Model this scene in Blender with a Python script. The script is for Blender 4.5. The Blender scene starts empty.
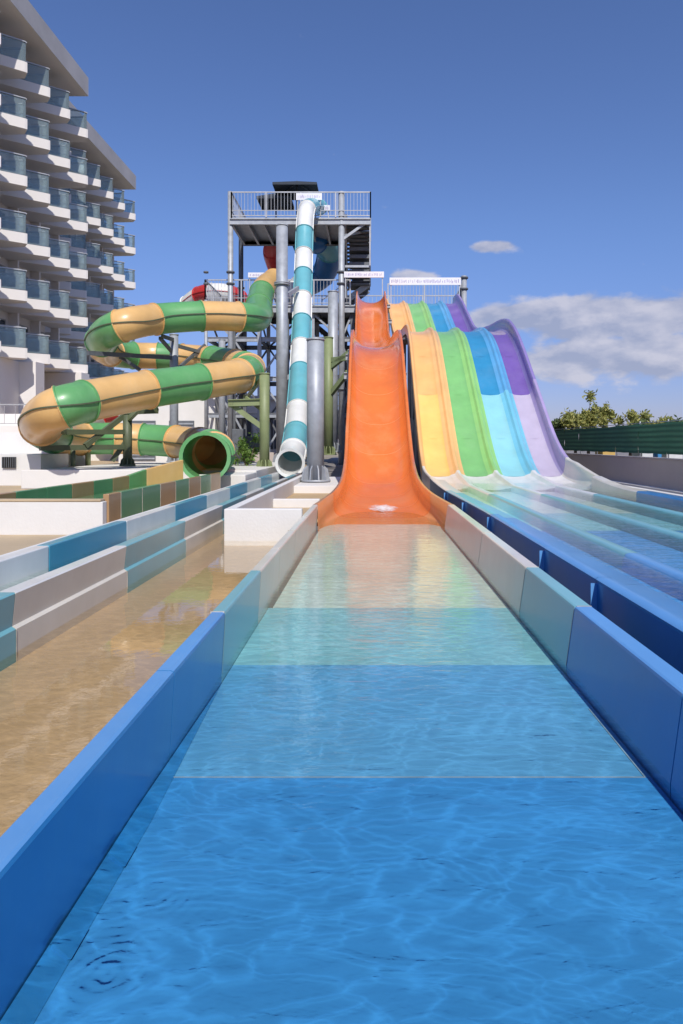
import bpy, math, random
from mathutils import Vector, Matrix
random.seed(7)
R = math.radians
SC = bpy.context.scene
COL = SC.collection
F = 683.0; VX = 371.0; VY = 443.0; H = 1.5       # focal length in px, vanishing point, eye height (build units)
S = 0.77                                         # build units -> metres, applied once at the very end

def P(px, py, Y):
    return Vector(((px - VX) * Y / F, Y, H + (VY - py) * Y / F))

# ------------------------------------------------------------------ materials
def new_mat(name):
    m = bpy.data.materials.new(name); m.use_nodes = True
    nt = m.node_tree
    return m, nt, nt.nodes, nt.links, nt.nodes['Principled BSDF']

def surf(name, col, rough=0.5, var=0.12, scale=3.0, metal=0.0, bump=0.0, bscale=40.0, coat=0.0, grime=0.0, gcol=(.25, .2, .15), stretch=(1, 1, 1)):
    m, nt, N, L, b = new_mat(name)
    tc = N.new('ShaderNodeTexCoord')
    mp = N.new('ShaderNodeMapping'); mp.inputs['Scale'].default_value = stretch
    L.new(tc.outputs['Object'], mp.inputs['Vector'])
    n1 = N.new('ShaderNodeTexNoise'); n1.inputs['Scale'].default_value = scale; n1.inputs['Detail'].default_value = 6; n1.inputs['Roughness'].default_value = .6
    L.new(mp.outputs[0], n1.inputs['Vector'])
    r = N.new('ShaderNodeMapRange'); r.inputs['From Min'].default_value = .3; r.inputs['From Max'].default_value = .7
    r.inputs['To Min'].default_value = 1 - var; r.inputs['To Max'].default_value = 1 + var
    L.new(n1.outputs['Fac'], r.inputs['Value'])
    mul = N.new('ShaderNodeMix'); mul.data_type = 'RGBA'; mul.blend_type = 'MULTIPLY'; mul.inputs['Factor'].default_value = 1
    mul.inputs[6].default_value = (*col, 1)
    L.new(r.outputs[0], mul.inputs[7])
    out = mul.outputs[2]
    if grime > 0:
        n2 = N.new('ShaderNodeTexNoise'); n2.inputs['Scale'].default_value = scale * .6; n2.inputs['Detail'].default_value = 9; n2.inputs['Roughness'].default_value = .7
        mp2 = N.new('ShaderNodeMapping'); mp2.inputs['Scale'].default_value = (1, 1, .35); mp2.inputs['Location'].default_value = (3, 1, 7)
        L.new(tc.outputs['Object'], mp2.inputs['Vector']); L.new(mp2.outputs[0], n2.inputs['Vector'])
        cr = N.new('ShaderNodeMapRange'); cr.inputs['From Min'].default_value = .48; cr.inputs['From Max'].default_value = .75; cr.inputs['To Max'].default_value = grime
        L.new(n2.outputs['Fac'], cr.inputs['Value'])
        mg = N.new('ShaderNodeMix'); mg.data_type = 'RGBA'; mg.inputs[7].default_value = (*gcol, 1)
        L.new(cr.outputs[0], mg.inputs['Factor']); L.new(out, mg.inputs[6]); out = mg.outputs[2]
    L.new(out, b.inputs['Base Color'])
    rr = N.new('ShaderNodeMapRange'); rr.inputs['To Min'].default_value = max(.03, rough - .08); rr.inputs['To Max'].default_value = min(1, rough + .12)
    L.new(n1.outputs['Fac'], rr.inputs['Value']); L.new(rr.outputs[0], b.inputs['Roughness'])
    b.inputs['Metallic'].default_value = metal
    b.inputs['Coat Weight'].default_value = coat; b.inputs['Coat Roughness'].default_value = .12
    if bump > 0:
        n3 = N.new('ShaderNodeTexNoise'); n3.inputs['Scale'].default_value = bscale; n3.inputs['Detail'].default_value = 4
        L.new(tc.outputs['Object'], n3.inputs['Vector'])
        bp = N.new('ShaderNodeBump'); bp.inputs['Strength'].default_value = bump; bp.inputs['Distance'].default_value = .01
        L.new(n3.outputs['Fac'], bp.inputs['Height']); L.new(bp.outputs[0], b.inputs['Normal'])
    return m

def gel(name, col, **k):
    d = dict(rough=.3, var=.09, scale=1.6, bump=.05, bscale=5, coat=.25, grime=.22, gcol=tuple(.55 * c + .22 for c in col))
    d.update(k)
    return surf(name, col, **d)

def see_through(m, amt):
    # thin fibreglass lets some sun glow through to its inside
    nt = m.node_tree; b = nt.nodes['Principled BSDF']; t = nt.nodes.new('ShaderNodeBsdfTranslucent')
    nt.links.new(b.inputs['Base Color'].links[0].from_socket, t.inputs['Color'])
    x = nt.nodes.new('ShaderNodeMixShader'); x.inputs[0].default_value = amt
    nt.links.new(b.outputs[0], x.inputs[1]); nt.links.new(t.outputs[0], x.inputs[2]); nt.links.new(x.outputs[0], nt.nodes['Material Output'].inputs[0])

M = {}
M['orange'] = gel('orange_gelcoat', (.80, .20, .035), grime=.5, gcol=(.80, .38, .16), rough=.2, coat=.8)
M['orange_seam'] = surf('orange_seam', (.78, .33, .13), .4)
M['orange_faded'] = gel('orange_faded', (.66, .25, .08), grime=.4, gcol=(.6, .38, .2))
M['blue'] = gel('blue_gelcoat', (.018, .19, .47), grime=.6, gcol=(.07, .27, .50))
M['blue_top'] = gel('blue_rim', (.10, .29, .60), grime=.4, gcol=(.22, .42, .66), rough=.4)
M['navy'] = gel('navy_gelcoat', (.018, .15, .42))
M['teal'] = gel('teal_gelcoat', (.17, .42, .47), grime=.35, gcol=(.25, .45, .48))
M['teal_blue'] = gel('teal_blue_gelcoat', (.07, .32, .44))
M['white'] = gel('white_gelcoat', (.72, .71, .68), grime=.3, gcol=(.5, .46, .42))
M['pale'] = gel('pale_gelcoat', (.68, .63, .54), grime=.4, gcol=(.58, .50, .38))
M['tube_cyan'] = gel('tube_cyan', (.15, .46, .52))
M['tube_white'] = gel('tube_white', (.78, .78, .75))
M['green'] = gel('green_gelcoat', (.13, .37, .13), grime=.5, gcol=(.26, .50, .24), rough=.34, coat=.25)
M['tan'] = gel('tan_gelcoat', (.74, .45, .17), grime=.45, gcol=(.74, .55, .32), rough=.34, coat=.25)
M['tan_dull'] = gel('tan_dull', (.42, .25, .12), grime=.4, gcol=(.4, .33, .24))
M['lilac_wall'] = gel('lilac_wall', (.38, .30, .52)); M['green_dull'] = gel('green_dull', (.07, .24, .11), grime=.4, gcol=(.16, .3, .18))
M['green_pale'] = gel('green_pale', (.24, .44, .26), grime=.4, gcol=(.4, .42, .28))
M['yellow'] = gel('yellow_lane', (.84, .55, .16)); M['yellow_up'] = gel('yellow_faded', (.82, .45, .16)); M['peach'] = gel('peach_rim', (.80, .46, .18))
M['lgreen'] = gel('green_lane', (.20, .48, .16)); M['lgreen_rim'] = gel('green_rim', (.26, .54, .16))
M['cyan'] = gel('cyan_lane', (.26, .58, .63)); M['cyan_rim'] = gel('cyan_rim', (.16, .48, .62)); M['lblue'] = gel('blue_lane', (.035, .25, .46)); M['lblue_rim'] = gel('blue_rim2', (.10, .34, .60))
M['lilac'] = gel('lilac_lane', (.48, .42, .54)); M['purple'] = gel('purple_lane', (.17, .10, .36)); M['purple_wall'] = gel('purple_wall', (.25, .19, .44)); M['purple_faded'] = gel('purple_faded', (.38, .30, .42))
M['white_wall'] = surf('white_render', (.69, .67, .64), .8, var=.05, scale=.8, bump=.25, bscale=30, grime=.25, gcol=(.5, .46, .4))
M['hotel'] = surf('hotel_render', (.74, .70, .67), .85, var=.04, scale=.3, grime=.15, gcol=(.45, .42, .38))
M['hotel_roof'] = surf('hotel_roof', (.50, .48, .47), .85, var=.12, scale=.5)
M['door_dark'] = surf('hotel_dark_glass', (.05, .065, .08), .12)
M['frame'] = surf('window_frame', (.35, .35, .35), .5)
M['rail_metal'] = surf('brushed_rail', (.46, .46, .46), .35, metal=.3)
M['steel'] = surf('galvanised_steel', (.36, .38, .41), .5, var=.16, scale=4, metal=.25, grime=.3, gcol=(.25, .25, .26))
M['steel_dark'] = surf('dark_steel', (.13, .14, .155), .6, var=.2, scale=4, metal=.2)
M['olive'] = surf('olive_paint', (.22, .26, .12), .5, var=.12, scale=3, grime=.3, gcol=(.15, .13, .09))
M['olive_dark'] = surf('dark_olive_paint', (.09, .11, .06), .5, var=.15)
M['sand'] = surf('sand_deck', (.47, .36, .23), .8, var=.12, scale=1.2, bump=.5, bscale=60, grime=.3, gcol=(.35, .26, .17))
M['sand_wet'] = surf('wet_sand_floor', (.49, .35, .19), .6, var=.08, scale=14, bump=.4, bscale=60, grime=.2, gcol=(.36, .26, .12))
M['floor_blue'] = surf('pool_floor_blue', (.045, .265, .585), .5, var=.07, scale=1.3, grime=.12, gcol=(.10, .32, .56))
M['floor_mid'] = surf('pool_floor_mid', (.11, .36, .60), .5, var=.05, scale=1.3)
M['floor_teal'] = surf('pool_floor_teal', (.24, .52, .56), .5, var=.05, scale=1.3)
M['floor_white'] = surf('pool_floor_white', (.58, .66, .56), .5, var=.08, scale=1.3, grime=.3, gcol=(.5, .46, .36))
M['seam_wet'] = surf('bed_seam', (.30, .38, .42), .6)
M['caulk'] = surf('caulk', (.50, .45, .38), .7, var=.3, scale=9)
M['taupe'] = surf('taupe_render', (.50, .43, .39), .9, var=.07, scale=.5, bump=.3, bscale=20, grime=.25, gcol=(.38, .33, .29))
M['asphalt'] = surf('terrace_paving', (.22, .20, .19), .9, var=.15, scale=1)
M['earth'] = surf('dry_ground', (.30, .25, .17), .95, var=.25, scale=.15)
M['bark'] = surf('bark', (.11, .08, .05), .9, var=.3, scale=8)
M['canopy'] = surf('parasol_cloth', (.035, .045, .06), .8, var=.15)
M['red'] = gel('red_gelcoat', (.50, .03, .03)); M['deepblue'] = gel('tube_blue', (.02, .16, .42))
M['box_yellow'] = surf('box_yellow', (.55, .36, .1), .6); M['box_blue'] = surf('box_blue', (.05, .25, .55), .6); M['box_white'] = surf('box_white', (.6, .6, .6), .6)
M['ink'] = surf('purple_ink', (.34, .28, .48), .6)
M['sign_white'] = surf('banner_white', (.74, .73, .76), .6, var=.04)
M['foam'] = surf('foam', (.85, .86, .85), .7, bump=1, bscale=80)
_nt = M['foam'].node_tree; _x = _nt.nodes.new('ShaderNodeMixShader'); _t = _nt.nodes.new('ShaderNodeBsdfTransparent')
_tc = _nt.nodes.new('ShaderNodeTexCoord'); _n = _nt.nodes.new('ShaderNodeTexNoise'); _n.inputs['Scale'].default_value = 9; _n.inputs['Detail'].default_value = 8; _n.inputs['Roughness'].default_value = .7
_nt.links.new(_tc.outputs['Object'], _n.inputs['Vector'])
_gr = _nt.nodes.new('ShaderNodeVectorMath'); _gr.operation = 'LENGTH'; _mp = _nt.nodes.new('ShaderNodeMapping'); _mp.inputs['Scale'].default_value = (3.2, 2.6, 0); _mp.inputs['Location'].default_value = (-.12, -1.15, 0)
_nt.links.new(_tc.outputs['Object'], _mp.inputs['Vector']); _nt.links.new(_mp.outputs[0], _gr.inputs[0])
_a = _nt.nodes.new('ShaderNodeMath'); _a.operation = 'SUBTRACT'; _nt.links.new(_n.outputs['Fac'], _a.inputs[0])
_b = _nt.nodes.new('ShaderNodeMath'); _b.operation = 'MULTIPLY'; _b.inputs[1].default_value = .45; _nt.links.new(_gr.outputs['Value'], _b.inputs[0]); _nt.links.new(_b.outputs[0], _a.inputs[1])
_r = _nt.nodes.new('ShaderNodeMapRange'); _r.inputs['From Min'].default_value = .05; _r.inputs['From Max'].default_value = .45; _r.inputs['To Max'].default_value = .85; _nt.links.new(_a.outputs[0], _r.inputs['Value']); _nt.links.new(_r.outputs[0], _x.inputs[0])
_nt.links.new(_t.outputs[0], _x.inputs[1]); _nt.links.new(_nt.nodes['Principled BSDF'].outputs[0], _x.inputs[2]); _nt.links.new(_x.outputs[0], _nt.nodes['Material Output'].inputs[0])
M['dark'] = surf('shadow_interior', (.012, .010, .009), .9)

for k_ in ('green', 'tan', 'tan_dull', 'tube_white', 'tube_cyan', 'orange'): see_through(M[k_], .09 if k_ != 'orange' else .08)

def leafmat(name, c1, c2):
    m, nt, N, L, b = new_mat(name)
    oi = N.new('ShaderNodeNewGeometry')
    mx = N.new('ShaderNodeMix'); mx.data_type = 'RGBA'
    mx.inputs[6].default_value = (*c1, 1); mx.inputs[7].default_value = (*c2, 1)
    L.new(oi.outputs['Random Per Island'], mx.inputs['Factor']); L.new(mx.outputs[2], b.inputs['Base Color'])
    b.inputs['Roughness'].default_value = .6
    tr = N.new('ShaderNodeBsdfTranslucent'); L.new(mx.outputs[2], tr.inputs['Color'])
    ms = N.new('ShaderNodeMixShader'); ms.inputs[0].default_value = .3
    L.new(b.outputs[0], ms.inputs[1]); L.new(tr.outputs[0], ms.inputs[2]); L.new(ms.outputs[0], N['Material Output'].inputs[0])
    return m
M['leaf_a'] = leafmat('olive_leaf', (.16, .20, .05), (.50, .46, .14))
M['leaf_b'] = leafmat('dark_leaf', (.05, .09, .03), (.16, .20, .06))
M['leaf_c'] = leafmat('fresh_leaf', (.06, .14, .02), (.22, .34, .07))

# glass for balustrades
def glassmat():
    m, nt, N, L, b = new_mat('balcony_glass')
    t = N.new('ShaderNodeBsdfTransparent'); t.inputs[0].default_value = (.88, .95, .96, 1)
    g = N.new('ShaderNodeBsdfGlossy'); g.inputs['Roughness'].default_value = .04; g.inputs[0].default_value = (.7, .72, .72, 1)
    d = N.new('ShaderNodeBsdfDiffuse'); d.inputs[0].default_value = (.55, .68, .70, 1)
    f = N.new('ShaderNodeFresnel'); f.inputs[0].default_value = 1.45
    a = N.new('ShaderNodeMixShader'); a.inputs[0].default_value = .22
    L.new(t.outputs[0], a.inputs[1]); L.new(d.outputs[0], a.inputs[2])
    c = N.new('ShaderNodeMixShader'); L.new(f.outputs[0], c.inputs[0]); L.new(a.outputs[0], c.inputs[1]); L.new(g.outputs[0], c.inputs[2])
    L.new(c.outputs[0], N['Material Output'].inputs[0])
    return m
M['glass'] = glassmat()

def watermat(name, tint, ripple=1.0, rings=(), scale=1.0, caustic_veins=.10, rough=.02, stretch=.38, ior=1.33):
    """clear water: fresnel mix of mirror and tinted transparency over a rippled surface"""
    m, nt, N, L, b = new_mat(name); N.remove(b)
    tc = N.new('ShaderNodeTexCoord')
    def noise(sc, det, loc=(0, 0, 0), st=(1, 1, 1), dist=0.0):
        mp = N.new('ShaderNodeMapping'); mp.inputs['Scale'].default_value = st; mp.inputs['Location'].default_value = loc
        L.new(tc.outputs['Object'], mp.inputs['Vector'])
        n = N.new('ShaderNodeTexNoise'); n.inputs['Scale'].default_value = sc; n.inputs['Detail'].default_value = det
        n.inputs['Distortion'].default_value = dist
        L.new(mp.outputs[0], n.inputs['Vector']); return n.outputs['Fac']
    def math_(op, a, bb):
        n = N.new('ShaderNodeMath'); n.operation = op
        for i, v in enumerate((a, bb)):
            if v is None: continue
            if isinstance(v, (int, float)): n.inputs[i].default_value = v
            else: L.new(v, n.inputs[i])
        return n.outputs[0]
    h = math_('MULTIPLY', noise(4.0 * scale, 2, st=(stretch, 1, 1), dist=.4), .0045 * ripple)
    h = math_('ADD', h, math_('MULTIPLY', noise(11 * scale, 3, (4, 2, 0), (stretch, 1, 1), .5), .0056 * ripple))
    h = math_('ADD', h, math_('MULTIPLY', noise(34 * scale, 3, (1, 7, 0), (.7, 1, 1), .6), .0014 * ripple))
    for (cx, cy, amp, k, rad) in rings:
        sep = N.new('ShaderNodeVectorMath'); sep.operation = 'DISTANCE'
        mpn = N.new('ShaderNodeMapping'); mpn.inputs['Scale'].default_value = (1, 1, 0)
        L.new(tc.outputs['Object'], mpn.inputs['Vector'])
        L.new(mpn.outputs[0], sep.inputs[0]); sep.inputs[1].default_value = (cx, cy, 0)
        dd = math_('ADD', sep.outputs['Value'], math_('MULTIPLY', noise(6, 3), .07))
        wv = math_('SINE', math_('MULTIPLY', dd, k), None)
        en = math_('POWER', 2.718, math_('MULTIPLY', dd, -1.0 / rad))
        brk = math_('MAXIMUM', math_('MULTIPLY', math_('SUBTRACT', noise(4.5, 2, (cx * 9, 5, 0)), .42), 6.0), 0)
        h = math_('ADD', h, math_('MULTIPLY', math_('MULTIPLY', wv, math_('MULTIPLY', en, math_('MINIMUM', brk, 1.0))), amp))
    bp = N.new('ShaderNodeBump'); bp.inputs['Strength'].default_value = 1.0; bp.inputs['Distance'].default_value = 1.0
    L.new(h, bp.inputs['Height'])
    # caustic light web painted into the transparency tint, brightest along Voronoi cell edges
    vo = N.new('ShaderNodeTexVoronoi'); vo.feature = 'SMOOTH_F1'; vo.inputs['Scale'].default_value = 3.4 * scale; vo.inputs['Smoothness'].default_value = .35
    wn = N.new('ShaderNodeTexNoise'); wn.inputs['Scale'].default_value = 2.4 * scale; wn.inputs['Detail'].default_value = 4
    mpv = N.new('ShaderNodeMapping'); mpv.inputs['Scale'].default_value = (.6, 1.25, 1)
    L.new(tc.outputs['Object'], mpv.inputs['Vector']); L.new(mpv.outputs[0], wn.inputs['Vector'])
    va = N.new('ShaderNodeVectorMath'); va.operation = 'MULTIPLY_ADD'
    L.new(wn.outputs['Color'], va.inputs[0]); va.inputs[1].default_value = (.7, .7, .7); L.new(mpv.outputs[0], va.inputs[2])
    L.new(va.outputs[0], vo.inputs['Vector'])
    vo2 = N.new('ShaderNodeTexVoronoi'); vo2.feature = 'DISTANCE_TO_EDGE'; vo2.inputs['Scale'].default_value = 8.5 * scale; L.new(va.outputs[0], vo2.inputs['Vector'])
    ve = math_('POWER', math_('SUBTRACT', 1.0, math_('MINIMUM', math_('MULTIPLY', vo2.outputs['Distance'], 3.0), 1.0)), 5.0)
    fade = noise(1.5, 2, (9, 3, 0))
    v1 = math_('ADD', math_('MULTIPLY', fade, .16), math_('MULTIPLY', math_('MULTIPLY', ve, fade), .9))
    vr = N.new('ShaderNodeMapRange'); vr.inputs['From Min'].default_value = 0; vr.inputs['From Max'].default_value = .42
    vr.inputs['To Min'].default_value = 1.02 - caustic_veins; vr.inputs['To Max'].default_value = 1.15
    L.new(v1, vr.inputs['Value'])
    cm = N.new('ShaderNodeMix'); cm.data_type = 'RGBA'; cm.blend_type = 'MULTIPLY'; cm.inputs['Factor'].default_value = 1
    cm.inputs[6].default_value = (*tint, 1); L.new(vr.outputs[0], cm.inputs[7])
    t = N.new('ShaderNodeBsdfTransparent'); L.new(cm.outputs[2], t.inputs[0])
    g = N.new('ShaderNodeBsdfGlossy'); g.inputs['Roughness'].default_value = rough; g.inputs[0].default_value = (1, 1, 1, 1)
    L.new(bp.outputs[0], g.inputs['Normal'])
    f = N.new('ShaderNodeFresnel'); f.inputs[0].default_value = ior; L.new(bp.outputs[0], f.inputs['Normal'])
    c = N.new('ShaderNodeMixShader'); L.new(f.outputs[0], c.inputs[0]); L.new(t.outputs[0], c.inputs[1]); L.new(g.outputs[0], c.inputs[2])
    L.new(c.outputs[0], N['Material Output'].inputs[0])
    return m

# ------------------------------------------------------------------ mesh builder
class MB:
    def __init__(s): s.v = []; s.f = []; s.mi = []; s.mats = []; s.sm = []
    def m(s, mat):
        if mat not in s.mats: s.mats.append(mat)
        return s.mats.index(mat)
    def add(s, vs, fs, mat, smooth=False):
        o = len(s.v); s.v += [tuple(v) for v in vs]; k = s.m(mat)
        for f in fs: s.f.append([i + o for i in f]); s.mi.append(k); s.sm.append(smooth)
    def box(s, a, b, mat):
        x0, y0, z0 = (min(a[i], b[i]) for i in range(3)); x1, y1, z1 = (max(a[i], b[i]) for i in range(3))
        v = [(x0, y0, z0), (x1, y0, z0), (x1, y1, z0), (x0, y1, z0), (x0, y0, z1), (x1, y0, z1), (x1, y1, z1), (x0, y1, z1)]
        s.add(v, [(0, 3, 2, 1), (4, 5, 6, 7), (0, 1, 5, 4), (1, 2, 6, 5), (2, 3, 7, 6), (3, 0, 4, 7)], mat)
    def beam(s, a, b, w, h, mat):
        a = Vector(a); b = Vector(b); d = (b - a).normalized()
        up = Vector((0, 0, 1)) if abs(d.z) < .95 else Vector((0, 1, 0))
        r = d.cross(up).normalized(); u = r.cross(d).normalized()
        v = [p + r * sx * w / 2 + u * sz * h / 2 for p in (a, b) for sx, sz in ((-1, -1), (1, -1), (1, 1), (-1, 1))]
        s.add(v, [(0, 1, 2, 3), (7, 6, 5, 4), (0, 4, 5, 1), (1, 5, 6, 2), (2, 6, 7, 3), (3, 7, 4, 0)], mat)
    def ibeam(s, a, b, w, h, mat):
        a = Vector(a); b = Vector(b); up = Vector((0, 0, 1)); t = .028
        s.beam(a + up * (h / 2 - t / 2), b + up * (h / 2 - t / 2), w, t, mat)
        s.beam(a - up * (h / 2 - t / 2), b - up * (h / 2 - t / 2), w, t, mat)
        s.beam(a, b, t, h - 2 * t, mat)
    def tube(s, pts, rad, mat, n=10, cap=True, smooth=True, inner=None):
        pts = [Vector(p) for p in pts]
        if isinstance(rad, (int, float)): rad = [rad] * len(pts)
        rings = frames(pts); vs = []; fs = []
        for (p, r, u), ra in zip(rings, rad):
            for k in range(n):
                a = 2 * math.pi * k / n; vs.append(p + r * ra * math.cos(a) + u * ra * math.sin(a))
        for i in range(len(pts) - 1):
            for k in range(n):
                k2 = (k + 1) % n; fs.append((i * n + k, (i + 1) * n + k, (i + 1) * n + k2, i * n + k2))
        s.add(vs, fs, mat, smooth)
        if cap:
            o = len(s.v) - len(vs)
            s.f.append([o + k for k in range(n)]); s.mi.append(s.m(mat)); s.sm.append(False)
            s.f.append([o + (len(pts) - 1) * n + k for k in reversed(range(n))]); s.mi.append(s.m(mat)); s.sm.append(False)
    def prism(s, poly, z0, z1, mat):
        n = len(poly)
        v = [(x, y, z0) for x, y in poly] + [(x, y, z1) for x, y in poly]
        s.add(v, [tuple(reversed(range(n))), tuple(range(n, 2 * n))] + [(i, (i + 1) % n, n + (i + 1) % n, n + i) for i in range(n)], mat)
    def grid(s, rows, mat, smooth=True):
        n = len(rows[0]); vs = [p for r in rows for p in r]
        fs = [(i * n + j, i * n + j + 1, (i + 1) * n + j + 1, (i + 1) * n + j) for i in range(len(rows) - 1) for j in range(n - 1)]
        s.add(vs, fs, mat, smooth)
    def build(s, name, parent=None, origin=None, bevel=0.0):
        me = bpy.data.meshes.new(name)
        o3 = Vector(origin) if origin else Vector((0, 0, 0))
        if parent is not None: o3 = Vector(parent['_o'])
        me.from_pydata([tuple(Vector(v) - o3) for v in s.v], [], s.f)
        for mt in s.mats: me.materials.append(mt)
        me.polygons.foreach_set('material_index', s.mi); me.polygons.foreach_set('use_smooth', s.sm)
        me.validate(); me.update()
        ob = bpy.data.objects.new(name, me); COL.objects.link(ob)
        if parent is not None: ob.parent = parent
        else: ob.location = o3
        ob['_o'] = tuple(o3)
        if bevel > 0:
            b = ob.modifiers.new('Bevel', 'BEVEL'); b.width = bevel * S; b.segments = 2; b.limit_method = 'ANGLE'; b.angle_limit = R(50)
        return ob

def frames(pts):
    out = []
    prev = None
    for i, p in enumerate(pts):
        d = (pts[min(i + 1, len(pts) - 1)] - pts[max(i - 1, 0)]).normalized()
        if prev is None:
            up = Vector((0, 0, 1)) if abs(d.z) < .9 else Vector((0, 1, 0))
            r = d.cross(up).normalized()
        else:
            r = (prev - d * prev.dot(d)).normalized()
        u = r.cross(d).normalized(); prev = r
        out.append((p, r, u))
    return out

def tag(o, label=None, cat=None, group=None, kind=None):
    if label: o['label'] = label
    if cat: o['category'] = cat
    if group: o['group'] = group
    if kind: o['kind'] = kind
    return o
def thing(name, loc, label, cat, group=None):
    o = bpy.data.objects.new(name, None); COL.objects.link(o); o.location = loc; o['_o'] = tuple(loc); o.empty_display_size = .2
    return tag(o, label, cat, group)
def kids(o): return [c for c in COL.objects if c.parent == o]
def copy_tree(o, loc=None, parent=None):
    c = o.copy(); COL.objects.link(c)
    if parent is not None: c.parent = parent
    if loc is not None: c.location = loc
    for ch in CH.get(o.name, kids(o)): copy_tree(ch, None, c)
    return c
CH = {}
def struct(o): o['kind'] = 'structure'; return o

def catmull(ctrl, sub=10):
    out = []
    n = len(ctrl)
    for i in range(n - 1):
        p0 = ctrl[max(i - 1, 0)]; p1 = ctrl[i]; p2 = ctrl[i + 1]; p3 = ctrl[min(i + 2, n - 1)]
        for k in range(sub):
            t = k / sub
            out.append(.5 * ((2 * p1) + (-p0 + p2) * t + (2 * p0 - 5 * p1 + 4 * p2 - p3) * t * t + (-p0 + 3 * p1 - 3 * p2 + p3) * t ** 3))
    out.append(ctrl[-1].copy())
    return out

# ------------------------------------------------------------------ camera, sun, world
cam = bpy.data.cameras.new('camera'); co = bpy.data.objects.new('camera', cam); COL.objects.link(co)
cam.sensor_fit = 'VERTICAL'; cam.sensor_height = 36; cam.sensor_width = 24; cam.lens = 36 * F / 1024
co.location = (0, 0, H * S); co.rotation_euler = (R(90), 0, 0)
cam.shift_x = (341.5 - VX) / 1024; cam.shift_y = (VY - 512) / 1024
cam.clip_start = .05; cam.clip_end = 3000
SC.camera = co
to_sun = Vector((.16, -.80, .84)).normalized()
sun = bpy.data.lights.new('sun', 'SUN'); so = bpy.data.objects.new('sun', sun); COL.objects.link(so)
sun.energy = 4.3; sun.angle = R(.53); sun.color = (1, .955, .88)
so.rotation_euler = to_sun.to_track_quat('Z', 'Y').to_euler(); so.location = (10, -10, 20)
elev = math.asin(to_sun.z); az = math.atan2(to_sun.x, to_sun.y)
w = bpy.data.worlds.new('World'); SC.world = w; w.use_nodes = True
N = w.node_tree.nodes; L = w.node_tree.links; bg = N['Background']
sky = N.new('ShaderNodeTexSky'); sky.sky_type = 'NISHITA'; sky.sun_disc = False; sky.sun_elevation = elev; sky.sun_rotation = az
sky.air_density = 1.0; sky.dust_density = .4; sky.ozone_density = 4.0; sky.altitude = 20
bg.inputs['Strength'].default_value = .13
def wmath(op, a, b=None, c=None):
    n = N.new('ShaderNodeMath'); n.operation = op
    for i, v in enumerate((a, b, c)):
        if v is None: continue
        if isinstance(v, (int, float)): n.inputs[i].default_value = v
        else: L.new(v, n.inputs[i])
    return n.outputs[0]
tc = N.new('ShaderNodeTexCoord'); sx = N.new('ShaderNodeSeparateXYZ'); L.new(tc.outputs['Generated'], sx.inputs[0])
el = sx.outputs['Z']; azi = wmath('ARCTAN2', sx.outputs['X'], sx.outputs['Y'])
cv = N.new('ShaderNodeCombineXYZ'); L.new(azi, cv.inputs[0]); L.new(wmath('MULTIPLY', el, 2.0), cv.inputs[1])
nz = N.new('ShaderNodeTexNoise'); nz.inputs['Scale'].default_value = 12; nz.inputs['Detail'].default_value = 9; nz.inputs['Roughness'].default_value = .55; nz.inputs['Distortion'].default_value = .15
L.new(cv.outputs[0], nz.inputs['Vector'])
def gauss(v, c, s_):
    d = wmath('DIVIDE', wmath('SUBTRACT', v, c), s_); return wmath('POWER', 2.718, wmath('MULTIPLY', wmath('MULTIPLY', d, d), -1))
def bank(az0, saz, el0, sel): return wmath('MULTIPLY', gauss(azi, az0, saz), gauss(el, el0, sel))
cov = bank(.35, .20, .168, .036)
cov = wmath('MAXIMUM', cov, bank(.22, .09, .175, .022))
cov = wmath('MAXIMUM', cov, bank(.37, .20, .118, .038))
cov = wmath('MAXIMUM', cov, wmath('MULTIPLY', bank(.175, .035, .272, .009), .86))
cov = wmath('MAXIMUM', cov, wmath('MULTIPLY', bank(.06, .05, .235, .012), .6))
cov = wmath('MAXIMUM', cov, wmath('MULTIPLY', bank(-.9, .5, .12, .05), .9))
cov = wmath('MAXIMUM', cov, wmath('MULTIPLY', bank(1.3, .6, .14, .06), .9))
dens = wmath('ADD', wmath('MULTIPLY', nz.outputs['Fac'], 1.7), wmath('SUBTRACT', cov, 1.14))
mr = N.new('ShaderNodeMapRange'); mr.interpolation_type = 'SMOOTHSTEP'; mr.inputs['From Min'].default_value = .0; mr.inputs['From Max'].default_value = .32; mr.inputs['To Max'].default_value = .82
L.new(dens, mr.inputs['Value'])
# cloud brightness: lit tops, greyer bases, from the density a little higher up
nz2 = N.new('ShaderNodeTexNoise'); nz2.inputs['Scale'].default_value = 12; nz2.inputs['Detail'].default_value = 6
cv2 = N.new('ShaderNodeCombineXYZ'); L.new(wmath('ADD', azi, .01), cv2.inputs[0]); L.new(wmath('ADD', wmath('MULTIPLY', el, 2.0), .028), cv2.inputs[1]); L.new(cv2.outputs[0], nz2.inputs['Vector'])
lit = wmath('SUBTRACT', nz.outputs['Fac'], nz2.outputs['Fac'])
cr = N.new('ShaderNodeMapRange'); cr.inputs['From Min'].default_value = -.12; cr.inputs['From Max'].default_value = .14
L.new(lit, cr.inputs['Value'])
cc = N.new('ShaderNodeMix'); cc.data_type = 'RGBA'; cc.inputs[6].default_value = (2.8, 3.05, 4.1, 1); cc.inputs[7].default_value = (4.9, 4.8, 5.4, 1)
L.new(cr.outputs[0], cc.inputs['Factor'])
cmix = N.new('ShaderNodeMix'); cmix.data_type = 'RGBA'
L.new(mr.outputs[0], cmix.inputs['Factor']); 
tint = N.new('ShaderNodeMix'); tint.data_type = 'RGBA'; tint.blend_type = 'MULTIPLY'; tint.inputs['Factor'].default_value = 1; tint.inputs[7].default_value = (1.06, 1.0, 1.22, 1)
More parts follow.
